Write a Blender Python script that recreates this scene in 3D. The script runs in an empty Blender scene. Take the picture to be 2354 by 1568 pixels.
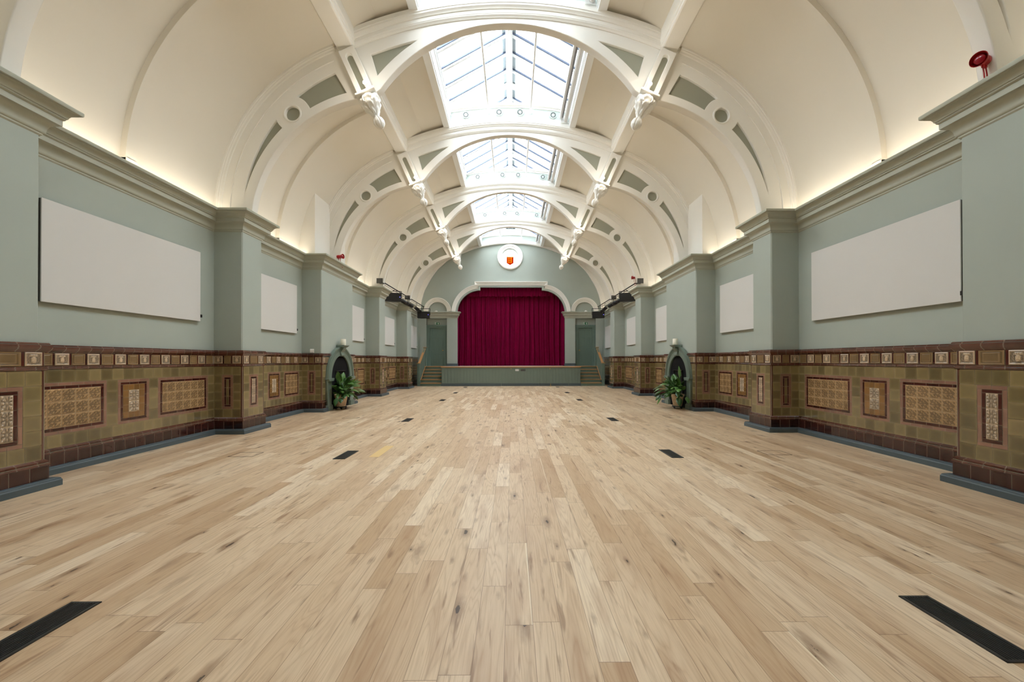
import bpy, bmesh, math, random
from mathutils import Vector, Matrix
R = random.Random(7)
PI = math.pi
sc = bpy.context.scene
C = sc.collection

# ------------------------------------------------------------------ helpers
class MB:
    """collects faces for one mesh object"""
    def __init__(s):
        s.v = []; s.f = []; s.m = []; s.uv = []; s.tone = []; s.vh = {}
    def add(s, pts, faces, mi=0, uvs=None, tone=0.5):
        b = len(s.v); s.v.extend([tuple(p) for p in pts])
        for k, fc in enumerate(faces):
            s.f.append([b + i for i in fc]); s.m.append(mi); s.tone.append(tone)
            s.uv.append(uvs[k] if uvs else None)
    def quad(s, a, b, c, d, mi=0, uv=((0, 0), (1, 0), (1, 1), (0, 1)), tone=0.5):
        s.add([a, b, c, d], [(0, 1, 2, 3)], mi, [uv], tone)
    def box(s, x0, x1, y0, y1, z0, z1, mi=0, tone=0.5):
        p = [(x0, y0, z0), (x1, y0, z0), (x1, y1, z0), (x0, y1, z0), (x0, y0, z1), (x1, y0, z1), (x1, y1, z1), (x0, y1, z1)]
        s.add(p, [(0, 3, 2, 1), (4, 5, 6, 7), (0, 1, 5, 4), (1, 2, 6, 5), (2, 3, 7, 6), (3, 0, 4, 7)], mi, None, tone)
    def prism(s, poly, fn, t0, t1, mi=0):
        """poly in 2D, fn(a,b,t) -> 3D; extruded from t0 to t1"""
        n = len(poly)
        p = [fn(a, b, t0) for a, b in poly] + [fn(a, b, t1) for a, b in poly]
        f = [tuple(range(n))[::-1], tuple(range(n, 2 * n))] + [(i, (i + 1) % n, n + (i + 1) % n, n + i) for i in range(n)]
        s.add(p, f, mi)
    def grid(s, fn, nu, nv, mi=0, tone=0.5, closed=False):
        b = len(s.v)
        for j in range(nv + 1):
            for i in range(nu + (0 if closed else 1)):
                s.v.append(tuple(fn(i / nu, j / nv)))
        w = nu if closed else nu + 1
        for j in range(nv):
            for i in range(nu):
                i2 = (i + 1) % w
                s.f.append([b + j * w + i, b + j * w + i2, b + (j + 1) * w + i2, b + (j + 1) * w + i]); s.m.append(mi); s.tone.append(tone)
                s.uv.append(((i / nu, j / nv), ((i + 1) / nu, j / nv), ((i + 1) / nu, (j + 1) / nv), (i / nu, (j + 1) / nv)))
    def tube(s, pts, r, n=8, mi=0, cap=True):
        pts = [Vector(p) for p in pts]; rr = r if isinstance(r, (list, tuple)) else [r] * len(pts)
        b = len(s.v); up = None
        for k, p in enumerate(pts):
            t = (pts[min(k + 1, len(pts) - 1)] - pts[max(k - 1, 0)]).normalized()
            if up is None:
                up = Vector((0, 0, 1)) if abs(t.z) < .9 else Vector((1, 0, 0))
            a = (up - t * up.dot(t)).normalized(); up = a; c = t.cross(a)
            for i in range(n):
                q = 2 * PI * i / n
                s.v.append(tuple(p + (a * math.cos(q) + c * math.sin(q)) * rr[k]))
        for k in range(len(pts) - 1):
            for i in range(n):
                i2 = (i + 1) % n
                s.f.append([b + k * n + i, b + k * n + i2, b + (k + 1) * n + i2, b + (k + 1) * n + i]); s.m.append(mi); s.tone.append(.5); s.uv.append(None)
        if cap:
            for o in (0, (len(pts) - 1) * n):
                s.f.append([b + o + i for i in range(n)]); s.m.append(mi); s.tone.append(.5); s.uv.append(None)
    def lathe(s, prof, cen, ax='z', n=24, mi=0, cap=True):
        """prof list of (radius, height along axis)"""
        def P(r, h, q):
            a, b = r * math.cos(q), r * math.sin(q)
            return (cen[0] + a, cen[1] + b, cen[2] + h) if ax == 'z' else ((cen[0] + a, cen[1] + h, cen[2] + b) if ax == 'y' else (cen[0] + h, cen[1] + a, cen[2] + b))
        b = len(s.v)
        for r, h in prof:
            for i in range(n): s.v.append(P(r, h, 2 * PI * i / n))
        for k in range(len(prof) - 1):
            for i in range(n):
                i2 = (i + 1) % n
                s.f.append([b + k * n + i, b + k * n + i2, b + (k + 1) * n + i2, b + (k + 1) * n + i]); s.m.append(mi); s.tone.append(.5); s.uv.append(None)
        if cap:
            for o in (0, (len(prof) - 1) * n):
                if prof[0 if o == 0 else -1][0] > 1e-4:
                    s.f.append([b + o + i for i in range(n)]); s.m.append(mi); s.tone.append(.5); s.uv.append(None)
    def build(s, name, mats, parent=None, smooth=False, loc=None, bevel=0, autosmooth=None, recalc=True):
        me = bpy.data.meshes.new(name)
        me.from_pydata(s.v, [], s.f)
        for m in (mats if isinstance(mats, (list, tuple)) else [mats]): me.materials.append(m)
        for p, mi in zip(me.polygons, s.m): p.material_index = mi
        ul = me.uv_layers.new(name='UVMap')
        for p, u in zip(me.polygons, s.uv):
            if u:
                for li, c in zip(p.loop_indices, u): ul.data[li].uv = c
        at = me.attributes.new('tone', 'FLOAT', 'FACE')
        for i, t in enumerate(s.tone): at.data[i].value = t
        if not recalc:
            ah = me.attributes.new('relief', 'FLOAT', 'POINT')
            for i in range(len(s.v)): ah.data[i].value = s.vh.get(i, .6)
        return link(name, me, parent, smooth, loc, bevel, recalc)

def link(name, me, parent=None, smooth=False, loc=None, bevel=0, recalc=True):
    if recalc:
        bm = bmesh.new(); bm.from_mesh(me)
        bmesh.ops.remove_doubles(bm, verts=bm.verts, dist=1e-5)
        bmesh.ops.recalc_face_normals(bm, faces=bm.faces); bm.to_mesh(me); bm.free()
    if smooth:
        for p in me.polygons: p.use_smooth = True
        try: me.set_sharp_from_angle(angle=math.radians(38))
        except Exception: pass
    o = bpy.data.objects.new(name, me); C.objects.link(o)
    if loc is not None: o.location = loc
    if parent is not None:
        o.parent = parent; q = parent; off = Vector((0, 0, 0))
        while q is not None: off += q.location; q = q.parent
        me.transform(Matrix.Translation(-off))
    if bevel:
        b = o.modifiers.new('bevel', 'BEVEL'); b.width = bevel; b.segments = 2; b.limit_method = 'ANGLE'
    return o

def tag(o, label=None, cat=None, group=None, kind=None):
    if label: o['label'] = label
    if cat: o['category'] = cat
    if group: o['group'] = group
    if kind: o['kind'] = kind
    return o
def thing(name, label, cat, loc=(0, 0, 0), group=None, kind=None):
    o = bpy.data.objects.new(name, None); C.objects.link(o); o.location = loc; o.empty_display_size = .1
    return tag(o, label, cat, group, kind)
def dup(root, loc, label, group=None, mirror=False):
    """copy of a thing with its parts and sub-parts"""
    r = root.copy(); C.objects.link(r); r.location = loc
    if label: r['label'] = label
    if group: r['group'] = group
    if mirror: r.scale = (-root.scale[0], root.scale[1], root.scale[2])
    for ch in list(root.children):
        c = ch.copy(); C.objects.link(c); c.parent = r
        for g in list(ch.children):
            d = g.copy(); C.objects.link(d); d.parent = c
    return r

def fill2d(name, loops, fn, thick, mat, parent=None, bevel=0.0, bres=1):
    """plate in a 2D plane with holes: first loop outline, the others holes; fn(a,b,t) -> 3D with t in +-thick/2"""
    cu = bpy.data.curves.new(name, 'CURVE'); cu.dimensions = '2D'; cu.fill_mode = 'BOTH'
    cu.extrude = thick / 2 - bevel; cu.bevel_depth = bevel; cu.bevel_resolution = bres
    if bevel: cu.offset = -bevel
    for lp in loops:
        sp = cu.splines.new('POLY'); sp.points.add(len(lp) - 1); sp.use_cyclic_u = True
        for p, (a, b) in zip(sp.points, lp): p.co = (a, b, 0, 1)
    tmp = bpy.data.objects.new(name + '_tmp', cu); C.objects.link(tmp)
    dg = bpy.context.evaluated_depsgraph_get()
    me = bpy.data.meshes.new_from_object(tmp.evaluated_get(dg))
    bpy.data.objects.remove(tmp); bpy.data.curves.remove(cu)
    for v in me.vertices: v.co = fn(v.co.x, v.co.y, v.co.z)
    me.materials.clear(); me.materials.append(mat); me.name = name
    return link(name, me, parent)

def mitres(path, closed=False):
    """right-hand mitre vectors of a 2D path"""
    n = len(path); out = []
    for i in range(n):
        def d(a, b):
            v = Vector((path[b][0] - path[a][0], path[b][1] - path[a][1])); return v.normalized()
        if closed: d0, d1 = d(i - 1, i), d(i, (i + 1) % n)
        else:
            d1 = d(i, i + 1) if i < n - 1 else d(i - 1, i)
            d0 = d(i - 1, i) if i > 0 else d1
        n0, n1 = Vector((d0.y, -d0.x)), Vector((d1.y, -d1.x))
        m = n0 + n1
        out.append(m / max(1e-6, m.dot(n0)) if m.length > 1e-6 else n0)
    return out
def sweep(mb, path, prof, fn, mi=0, closed=False, caps=True, tone=.5):
    """prof: (offset to the right of the path, height t); fn(a,b,t) -> 3D"""
    ms = mitres(path, closed); n = len(path); k = len(prof); b = len(mb.v)
    L = [0]
    for i in range(1, n): L.append(L[-1] + math.dist(path[i], path[i - 1]))
    pl = [0]
    for j in range(1, k): pl.append(pl[-1] + math.dist(prof[j], prof[j - 1]))
    for (x, y), m in zip(path, ms):
        for o, t in prof: mb.v.append(tuple(fn(x + m.x * o, y + m.y * o, t)))
    for i in range(n if closed else n - 1):
        i2 = (i + 1) % n
        for j in range(k - 1):
            mb.f.append([b + i * k + j, b + i2 * k + j, b + i2 * k + j + 1, b + i * k + j + 1]); mb.m.append(mi); mb.tone.append(tone)
            u1 = L[i2] if i2 > i else L[i] + .1
            mb.uv.append(((L[i], pl[j]), (u1, pl[j]), (u1, pl[j + 1]), (L[i], pl[j + 1])))
    if caps and not closed:
        for i in (0, n - 1):
            mb.f.append([b + i * k + j for j in range(k)]); mb.m.append(mi); mb.tone.append(tone); mb.uv.append(None)

def arc(cx, cy, r, a0, a1, n=24):
    return [(cx + r * math.cos(a0 + (a1 - a0) * i / n), cy + r * math.sin(a0 + (a1 - a0) * i / n)) for i in range(n + 1)]
def xz(Y): return lambda a, b, t: Vector((a, Y + t, b))

# ------------------------------------------------------------------ materials
def lin(c):
    c = c / 255.0
    return c / 12.92 if c <= .04045 else ((c + .055) / 1.055) ** 2.4
def rgb(r, g, b): return (lin(r), lin(g), lin(b), 1)
class NT:
    def __init__(s, name):
        s.m = bpy.data.materials.new(name); s.m.use_nodes = True
        s.t = s.m.node_tree; s.n = s.t.nodes; s.l = s.t.links
        s.p = s.n['Principled BSDF']; s.out = s.n['Material Output']
    def node(s, typ, **kw):
        o = s.n.new(typ)
        for k, v in kw.items(): setattr(o, k, v)
        return o
    def set(s, sock, v):
        if isinstance(v, bpy.types.NodeSocket): s.l.new(v, sock)
        elif v is not None: sock.default_value = v
        return s
    def math(s, op, a, b=None, c=None):
        o = s.node('ShaderNodeMath', operation=op)
        s.set(o.inputs[0], a); s.set(o.inputs[1], b); s.set(o.inputs[2], c); return o.outputs[0]
    def mix(s, f, a, b, mode='MIX'):
        o = s.node('ShaderNodeMix', data_type='RGBA', blend_type=mode)
        s.set(o.inputs[0], f); s.set(o.inputs[6], a); s.set(o.inputs[7], b); return o.outputs[2]
    def noise(s, vec, scale, detail=3, rough=.5, dist=0):
        o = s.node('ShaderNodeTexNoise'); s.set(o.inputs['Vector'], vec); o.inputs['Scale'].default_value = scale
        o.inputs['Detail'].default_value = detail; o.inputs['Roughness'].default_value = rough; o.inputs['Distortion'].default_value = dist
        return o.outputs['Fac']
    def pos(s): return s.node('ShaderNodeNewGeometry').outputs['Position']
    def obj(s): return s.node('ShaderNodeTexCoord').outputs['Object']
    def uv(s):
        o = s.node('ShaderNodeSeparateXYZ'); s.l.new(s.node('ShaderNodeTexCoord').outputs['UV'], o.inputs[0]); return o.outputs
    def comb(s, x, y, z=0.0):
        o = s.node('ShaderNodeCombineXYZ'); s.set(o.inputs[0], x); s.set(o.inputs[1], y); s.set(o.inputs[2], z); return o.outputs[0]
    def ramp(s, f, stops):
        o = s.node('ShaderNodeValToRGB'); s.l.new(f, o.inputs[0]); e = o.color_ramp.elements
        while len(e) < len(stops): e.new(.5)
        for el, (p, c) in zip(e, stops): el.position = p; el.color = c
        return o.outputs[0]
    def bump(s, h, strength=.3, dist=.01):
        o = s.node('ShaderNodeBump'); o.inputs['Strength'].default_value = strength; o.inputs['Distance'].default_value = dist
        s.l.new(h, o.inputs['Height']); s.l.new(o.outputs[0], s.p.inputs['Normal'])
    def fin(s, col=None, rough=.5, spec=.5, metal=0, coat=0):
        s.set(s.p.inputs['Base Color'], col); s.set(s.p.inputs['Roughness'], rough)
        s.p.inputs['Specular IOR Level'].default_value = spec; s.p.inputs['Metallic'].default_value = metal
        s.p.inputs['Coat Weight'].default_value = coat; s.p.inputs['Coat Roughness'].default_value = .06
        return s.m
def scale(c, k): return (min(1, c[0] * k), min(1, c[1] * k), min(1, c[2] * k), 1)
def paint(name, col, rough=.55, var=.06, bs=60, bstr=.05, spec=.3):
    t = NT(name); n = t.noise(t.pos(), 1.3, 4)
    c = t.mix(n, scale(col, 1 - var), scale(col, 1 + var))
    t.bump(t.noise(t.pos(), bs, 2), bstr, .004)
    return t.fin(c, rough, spec)
def plain(name, col, rough=.5, metal=0, spec=.5):
    t = NT(name); c = t.mix(t.noise(t.obj(), 14, 3), scale(col, .93), scale(col, 1.07)); return t.fin(c, rough, spec, metal)
def glow(name, col, k):
    t = NT(name); t.p.inputs['Emission Color'].default_value = col; t.p.inputs['Emission Strength'].default_value = k
    return t.fin(col, .4)

def tilemat(name, col, edge=1.25, var=.3, rough=.16, spec=.5, patch=.35):
    """glazed tile: tone per tile, glaze pooled lighter towards the edge"""
    t = NT(name); u = t.uv()
    at = t.node('ShaderNodeAttribute', attribute_name='tone').outputs['Fac']
    ex = t.math('ABSOLUTE', t.math('SUBTRACT', u[0], .5)); ey = t.math('ABSOLUTE', t.math('SUBTRACT', u[1], .5))
    e = t.math('POWER', t.math('MULTIPLY', t.math('MAXIMUM', ex, ey), 2.0), 5.0)
    n = t.noise(t.pos(), 9, 3)
    tone = t.math('ADD', t.math('MULTIPLY', at, var), t.math('MULTIPLY', n, patch))
    k = t.math('ADD', t.math('ADD', 1 - var / 2 - patch / 2, tone), t.math('MULTIPLY', e, edge - 1))
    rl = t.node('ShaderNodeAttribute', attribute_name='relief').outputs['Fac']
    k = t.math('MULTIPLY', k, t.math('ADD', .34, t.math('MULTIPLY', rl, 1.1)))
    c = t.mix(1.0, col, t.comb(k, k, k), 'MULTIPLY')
    t.bump(t.math('SUBTRACT', t.noise(t.pos(), 26, 2), t.math('MULTIPLY', e, 1.2)), .12, .006)
    return t.fin(c, rough, spec, coat=.25)
def mouldmat(name, col, step=.156):
    """glazed brown moulding, a joint line every tile length"""
    t = NT(name); u = t.uv()
    f = t.math('FRACT', t.math('DIVIDE', u[0], step))
    ln = t.math('LESS_THAN', t.math('ABSOLUTE', t.math('SUBTRACT', f, .5)), .47)
    n = t.noise(t.pos(), 16, 3)
    cell = t.math('FLOOR', t.math('DIVIDE', u[0], step))
    w = t.node('ShaderNodeTexWhiteNoise', noise_dimensions='1D'); t.l.new(cell, w.inputs['W'])
    k = t.math('ADD', .55, t.math('ADD', t.math('MULTIPLY', n, .55), t.math('MULTIPLY', w.outputs['Value'], .4)))
    c = t.mix(1.0, col, t.comb(k, k, k), 'MULTIPLY')
    c = t.mix(ln, rgb(116, 96, 82), c)
    return t.fin(c, .09, .5, coat=.6)

M = {}
M['wall'] = paint('sage_wall_paint', (.385, .43, .388, 1), .6)
M['cornice'] = paint('sage_cornice_paint', (.42, .435, .365, 1), .45, .04)
M['vault'] = paint('cream_vault_plaster', (.77, .735, .66, 1), .7, .03)
M['rib'] = paint('off_white_rib_paint', (.83, .81, .76, 1), .45, .03)
M['sage'] = paint('sage_panel_paint', (.33, .335, .27, 1), .5, .05)
M['palesage'] = paint('pale_sage_panel_paint', (.50, .56, .53, 1), .5, .05)
M['slope'] = paint('cream_slope_plaster', (.75, .705, .615, 1), .7, .03)
M['cool'] = paint('cool_white_lantern_paint', (.86, .88, .89, 1), .4, .02)
M['trim'] = paint('white_trim_paint', (.84, .82, .77, 1), .4, .03)
M['green'] = paint('dark_green_paint', (.135, .195, .165, 1), .4, .06)
M['stagegreen'] = paint('stage_green_paint', (.165, .21, .18, 1), .45, .06)
M['grey'] = paint('slate_grey_paint', (.08, .105, .118, 1), .45, .06)
M['greenfp'] = paint('fireplace_green_paint', (.155, .20, .165, 1), .4, .05)
M['panel'] = paint('white_fabric', (.64, .63, .61, 1), .9, .02, 400, .1)
M['edge'] = plain('panel_edge', rgb(60, 55, 48), .6)
M['dark'] = plain('black_metal', (.012, .012, .013, 1), .45)
M['vent'] = plain('anthracite_grille', (.018, .019, .02, 1), .4)
M['steel'] = plain('galvanised_steel', (.32, .32, .31, 1), .4, .8)
M['bracket'] = plain('dark_bracket_steel', (.09, .09, .085, 1), .5, .4)
M['oak'] = None
M['white'] = plain('white_plastic', (.8, .8, .78, 1), .35)
M['red'] = plain('red_plastic', (.42, .015, .018, 1), .3)
M['redlens'] = plain('red_lens', (.30, .01, .02, 1), .12)
M['brass'] = plain('brass', (.55, .36, .12, 1), .28, 1)
M['wax'] = plain('cream_wax', (.85, .82, .70, 1), .45)
M['grout'] = plain('grout', rgb(150, 140, 118), .9)
M['soot'] = plain('black_firebox', (.010, .010, .011, 1), .8, 0, .08)
M['olive'] = tilemat('olive_tile', rgb(116, 102, 69), 1.6, .7, .10)
M['olive_dk'] = M['olive']
M['pink'] = tilemat('pink_tile', rgb(142, 106, 88), 1.1, .25)
M['maroon'] = tilemat('maroon_tile', rgb(66, 24, 18), 1.3, .5)
M['amber'] = tilemat('amber_tile', rgb(128, 92, 50), 1.3, .35)
M['brown'] = tilemat('brown_relief_tile', rgb(156, 126, 88), 1.12, .22, .25)
M['head'] = tilemat('relief_head_tile', rgb(174, 152, 124), 1.0, .2, .28)
M['flower'] = tilemat('relief_flower_tile', rgb(184, 162, 134), 1.0, .2, .34)
M['plainf'] = tilemat('frieze_plain_tile', rgb(126, 102, 70), 1.1, .25)
M['plinth'] = tilemat('plinth_tile', rgb(54, 28, 24), 1.6, .7, .10)
M['mould'] = mouldmat('brown_glazed_moulding', rgb(86, 50, 40))

def wood(name, base, dark):
    t = NT(name); p = t.node('ShaderNodeMapping'); t.l.new(t.obj(), p.inputs[0]); p.inputs['Scale'].default_value = (2, 40, 40)
    n = t.noise(p.outputs[0], 2.0, 4); return t.fin(t.mix(n, dark, base), .4, .4)
M['oak'] = wood('oak_nosing', rgb(196, 150, 100), rgb(160, 112, 66))

def floor_material():
    t = NT('oak_plank_floor')
    s = t.node('ShaderNodeSeparateXYZ'); t.l.new(t.pos(), s.inputs[0]); X, Y = s.outputs[0], s.outputs[1]
    W = .14
    xr = t.math('DIVIDE', t.math('ADD', X, 20 * W - .0365), W)
    row = t.math('FLOOR', xr); fx = t.math('FRACT', xr)
    def wn(a, b):
        o = t.node('ShaderNodeTexWhiteNoise', noise_dimensions='3D'); t.l.new(t.comb(a, b, 3.7), o.inputs['Vector']); return o
    r1 = wn(row, 1.0).outputs['Value']; r2 = wn(row, 9.0).outputs['Value']
    ln = t.math('ADD', .85, t.math('MULTIPLY', r2, .75))
    yr = t.math('DIVIDE', t.math('ADD', Y, t.math('ADD', 30.0, t.math('MULTIPLY', r1, 7.0))), ln)
    col = t.math('FLOOR', yr); fy = t.math('FRACT', yr)
    pr = wn(row, col); rv = pr.outputs['Value']
    sep = t.node('ShaderNodeSeparateColor'); t.l.new(pr.outputs['Color'], sep.inputs[0]); ra, rb, rc = sep.outputs
    base = t.ramp(rv, [(0, rgb(192, 162, 128)), (.25, rgb(208, 181, 149)), (.5, rgb(217, 192, 160)), (.75, rgb(216, 191, 160)), (1, rgb(232, 212, 184))])
    off = t.math('MULTIPLY', ra, 40.0)
    # figured grain: bands of a stretched noise field, different in every plank
    v1 = t.comb(t.math('MULTIPLY', X, 7.5), t.math('MULTIPLY', Y, .55), off)
    fld = t.noise(v1, 1.0, 2, .4, .25)
    bands = t.math('FRACT', t.math('MULTIPLY', fld, 20.0))
    tri = t.math('ABSOLUTE', t.math('SUBTRACT', t.math('MULTIPLY', bands, 2.0), 1.0))
    fig = t.math('POWER', tri, 2.5)
    fine = t.noise(t.comb(t.math('MULTIPLY', X, 170.0), t.math('MULTIPLY', Y, 6.0), off), 1.0, 3, .6)
    blot = t.noise(t.comb(t.math('MULTIPLY', X, 9.0), t.math('MULTIPLY', Y, 1.5), off), 1.0, 3)
    c = t.mix(t.math('MULTIPLY', fig, .27), base, rgb(150, 110, 72))
    c = t.mix(t.math('MULTIPLY', t.math('SUBTRACT', fine, .35), .5), c, rgb(138, 100, 66))
    c = t.mix(t.math('MULTIPLY', t.math('MAXIMUM', t.math('SUBTRACT', blot, .52), 0.0), 2.2), c, rgb(156, 116, 82))
    # dark mineral streaks
    stk = t.noise(t.comb(t.math('MULTIPLY', X, 26.0), t.math('MULTIPLY', Y, 2.1), off), 1.0, 3, .55, .6)
    c = t.mix(t.math('MINIMUM', t.math('MULTIPLY', t.math('MAXIMUM', t.math('SUBTRACT', stk, .60), 0.0), 5.0), .6), c, rgb(122, 84, 54))
    # knots with a dark core
    for sx_, sy_, keep, rad in ((5.2, 1.55, .30, 1.0), (9.5, 2.9, .62, .8)):
        vo = t.node('ShaderNodeTexVoronoi', feature='F1'); t.l.new(t.comb(t.math('MULTIPLY', X, sx_), t.math('MULTIPLY', Y, sy_), off), vo.inputs['Vector']); vo.inputs['Scale'].default_value = 1
        wob = t.math('ADD', vo.outputs['Distance'], t.math('MULTIPLY', t.math('SUBTRACT', t.noise(t.comb(t.math('MULTIPLY', X, 34.0), t.math('MULTIPLY', Y, 12.0), off), 1.0, 3), .5), .22))
        s3 = t.node('ShaderNodeSeparateColor'); t.l.new(vo.outputs['Color'], s3.inputs[0])
        sel = t.math('GREATER_THAN', s3.outputs[0], keep)
        halo = t.math('MULTIPLY', t.math('SUBTRACT', 1.0, t.math('MINIMUM', t.math('DIVIDE', wob, .27 * rad), 1.0)), sel)
        core = t.math('MULTIPLY', t.math('LESS_THAN', wob, .05 * rad), sel)
        c = t.mix(t.math('MULTIPLY', halo, .75), c, rgb(112, 78, 52))
        c = t.mix(t.math('MULTIPLY', core, .85), c, rgb(54, 40, 32))
    # pale sapwood along some edges
    sap = t.math('MULTIPLY', t.math('GREATER_THAN', rb, .95), t.math('GREATER_THAN', t.math('ADD', fx, t.math('MULTIPLY', t.noise(t.comb(0.0, t.math('MULTIPLY', Y, 1.2), off), 1, 2), .10)), .985))
    c = t.mix(t.math('MULTIPLY', sap, .6), c, rgb(236, 222, 196))
    gx = t.math('LESS_THAN', t.math('MINIMUM', fx, t.math('SUBTRACT', 1.0, fx)), .009)
    gy = t.math('LESS_THAN', t.math('MULTIPLY', t.math('MINIMUM', fy, t.math('SUBTRACT', 1.0, fy)), ln), .0016)
    gap = t.math('MAXIMUM', gx, gy)
    c = t.mix(t.math('MULTIPLY', gap, .62), c, rgb(92, 62, 38))
    t.bump(t.math('SUBTRACT', t.math('MULTIPLY', fine, .25), gap), .25, .002)
    return t.fin(c, t.math('ADD', .29, t.math('MULTIPLY', fine, .18)), .5)
M['floor'] = floor_material()

def velvet():
    t = NT('crimson_velvet'); n = t.noise(t.pos(), 5, 4); m = t.node('ShaderNodeMapping'); t.l.new(t.pos(), m.inputs[0]); m.inputs['Scale'].default_value = (22, 1, .5)
    n2 = t.noise(m.outputs[0], 1.0, 3)
    c = t.mix(n, (.17, .0004, .028, 1), (.25, .0012, .054, 1)); c = t.mix(t.math('MULTIPLY', n2, .5), c, (.12, .0003, .018, 1))
    t.p.inputs['Sheen Weight'].default_value = .06; t.p.inputs['Sheen Tint'].default_value = (.8, .1, .2, 1); t.p.inputs['Sheen Roughness'].default_value = .4
    return t.fin(c, .85, .1)
M['velvet'] = velvet()

def glass():
    t = NT('clear_roof_glass'); a = t.node('ShaderNodeBsdfTransparent'); a.inputs[0].default_value = (.93, .96, .97, 1)
    g = t.node('ShaderNodeBsdfGlossy'); g.inputs['Roughness'].default_value = .02
    f = t.node('ShaderNodeFresnel'); f.inputs[0].default_value = 1.45
    mx = t.node('ShaderNodeMixShader'); t.l.new(t.math('MULTIPLY', f.outputs[0], .8), mx.inputs[0]); t.l.new(a.outputs[0], mx.inputs[1]); t.l.new(g.outputs[0], mx.inputs[2])
    t.l.new(mx.outputs[0], t.out.inputs[0]); return t.m
M['glass'] = glass()
def frosted():
    t = NT('frosted_window_glass'); a = t.node('ShaderNodeBsdfTransparent'); a.inputs[0].default_value = (.9, .9, .9, 1)
    g = t.node('ShaderNodeBsdfTranslucent'); g.inputs[0].default_value = (.9, .9, .9, 1)
    mx = t.node('ShaderNodeMixShader'); mx.inputs[0].default_value = .45; t.l.new(a.outputs[0], mx.inputs[1]); t.l.new(g.outputs[0], mx.inputs[2])
    t.l.new(mx.outputs[0], t.out.inputs[0]); return t.m
M['frost'] = frosted()
def stained(name, col):
    t = NT(name); g = t.node('ShaderNodeBsdfTranslucent'); g.inputs[0].default_value = col
    a = t.node('ShaderNodeBsdfTransparent'); a.inputs[0].default_value = col
    mx = t.node('ShaderNodeMixShader'); mx.inputs[0].default_value = .6; t.l.new(a.outputs[0], mx.inputs[1]); t.l.new(g.outputs[0], mx.inputs[2])
    t.l.new(mx.outputs[0], t.out.inputs[0]); return t.m
def leafmat():
    t = NT('peace_lily_leaf'); at = t.node('ShaderNodeAttribute', attribute_name='tone').outputs['Fac']
    u = t.uv(); rib = t.math('LESS_THAN', t.math('ABSOLUTE', t.math('SUBTRACT', u[0], .5)), .04)
    c = t.mix(at, (.03, .085, .022, 1), (.12, .26, .06, 1)); c = t.mix(t.math('MULTIPLY', rib, .5), c, (.14, .25, .07, 1))
    return t.fin(c, .3, .5)
M['leaf'] = leafmat()
def terra():
    t = NT('weathered_terracotta'); n = t.noise(t.obj(), 9, 5, .65)
    c = t.ramp(n, [(.2, rgb(172, 146, 120)), (.5, rgb(206, 180, 152)), (.75, rgb(224, 206, 184))]); t.bump(n, .2, .006); return t.fin(c, .85, .2)
M['terra'] = terra()

# ------------------------------------------------------------------ plan of the hall (metres; x across, y along, z up)
WX, PX = 5.44, 4.92
YB, YE = -3.4, 23.63
PIERS = [(-.16, .43), (3.74, 4.335), (7.55, 8.134), (10.67, 12.735), (15.296, 15.97), (19.333, 20.07)]
RIBY = [.13, 4.04, 7.84, 11.70, 15.63, 19.70]
def wall_path(sx, ch=0):
    p = [(-WX, YB)]
    for a, b in PIERS:
        p += [(-WX, a)]
        if ch: p += [(-PX - ch, a), (-PX, a + ch), (-PX, b - ch), (-PX - ch, b)]
        else: p += [(-PX, a), (-PX, b)]
        p += [(-WX, b)]
    return p + [(-WX, YE)]
FPY = 11.70
def split_path(sx, hw=.86):
    """the same line, broken where the fireplace surround stands"""
    p = wall_path(sx); i = p.index((-PX, PIERS[3][1]))
    return [p[:i] + [(-PX, FPY - hw)], [(-PX, FPY + hw)] + p[i:]]
def side_fn(sx): return lambda a, b, t: Vector((a * (1 if sx < 0 else -1), b, t))
SN = {-1: 'left', 1: 'right'}

# floor
mb = MB(); mb.box(-6, 6, YB - .2, YE + 1.8, -.2, 0)
tag(mb.build('floor', M['floor']), 'wide pale oak plank floor running the length of the hall', 'floor', kind='structure')

mb = MB(); mb.box(-1.9235, -1.7835, 5.66, 6.40, .0002, .0008)
tag(mb.build('floor.001', paint('pale_new_board', rgb(222, 190, 132), .4, .05)), 'single pale yellow board let into the oak floor left of the middle', 'floor board', kind='structure')
# side walls
CORN = [(0, 3.72), (.012, 3.735), (.012, 3.75), (.02, 3.755), (.03, 3.77), (.03, 3.785), (.036, 3.81), (.048, 3.84), (.068, 3.865), (.095, 3.88), (.112, 3.885),
        (.112, 3.945), (.122, 3.95), (.130, 3.96), (.130, 3.972), (.140, 3.975), (.146, 3.995), (.160, 4.018), (.182, 4.036), (.198, 4.043), (.2, 4.05), (.222, 4.052), (.2257, 4.06), (.2257, 4.09), (.22, 4.0965), (-.10, 4.0965)]
for sx in (-1, 1):
    fn = side_fn(sx)
    w = MB(); sweep(w, wall_path(sx, .018), [(0, 0), (0, 3.76), (0, 4.06), (-.5, 4.06), (-.5, 0)], fn)
    tag(w.build('wall_' + SN[sx], M['wall']), f'{SN[sx]} side wall painted sage green with square projecting piers', 'wall', kind='structure')
    c = MB(); sweep(c, wall_path(sx), CORN, fn)
    tag(c.build('trim_' + ('1' if sx < 0 else '2'), M['cornice'], smooth=True), f'moulded sage cornice along the {SN[sx]} wall under the vault', 'cornice', kind='structure')
    k = MB()
    for pp in split_path(sx): sweep(k, pp, [(-.05, 0), (.12, 0), (.12, .062), (.112, .075), (.112, .082), (.10, .09), (-.05, .09)], fn)
    tag(k.build('baseboard_' + SN[sx], M['grey']), f'slate grey skirting board along the foot of the {SN[sx]} tiled dado', 'skirting board', kind='structure')

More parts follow.
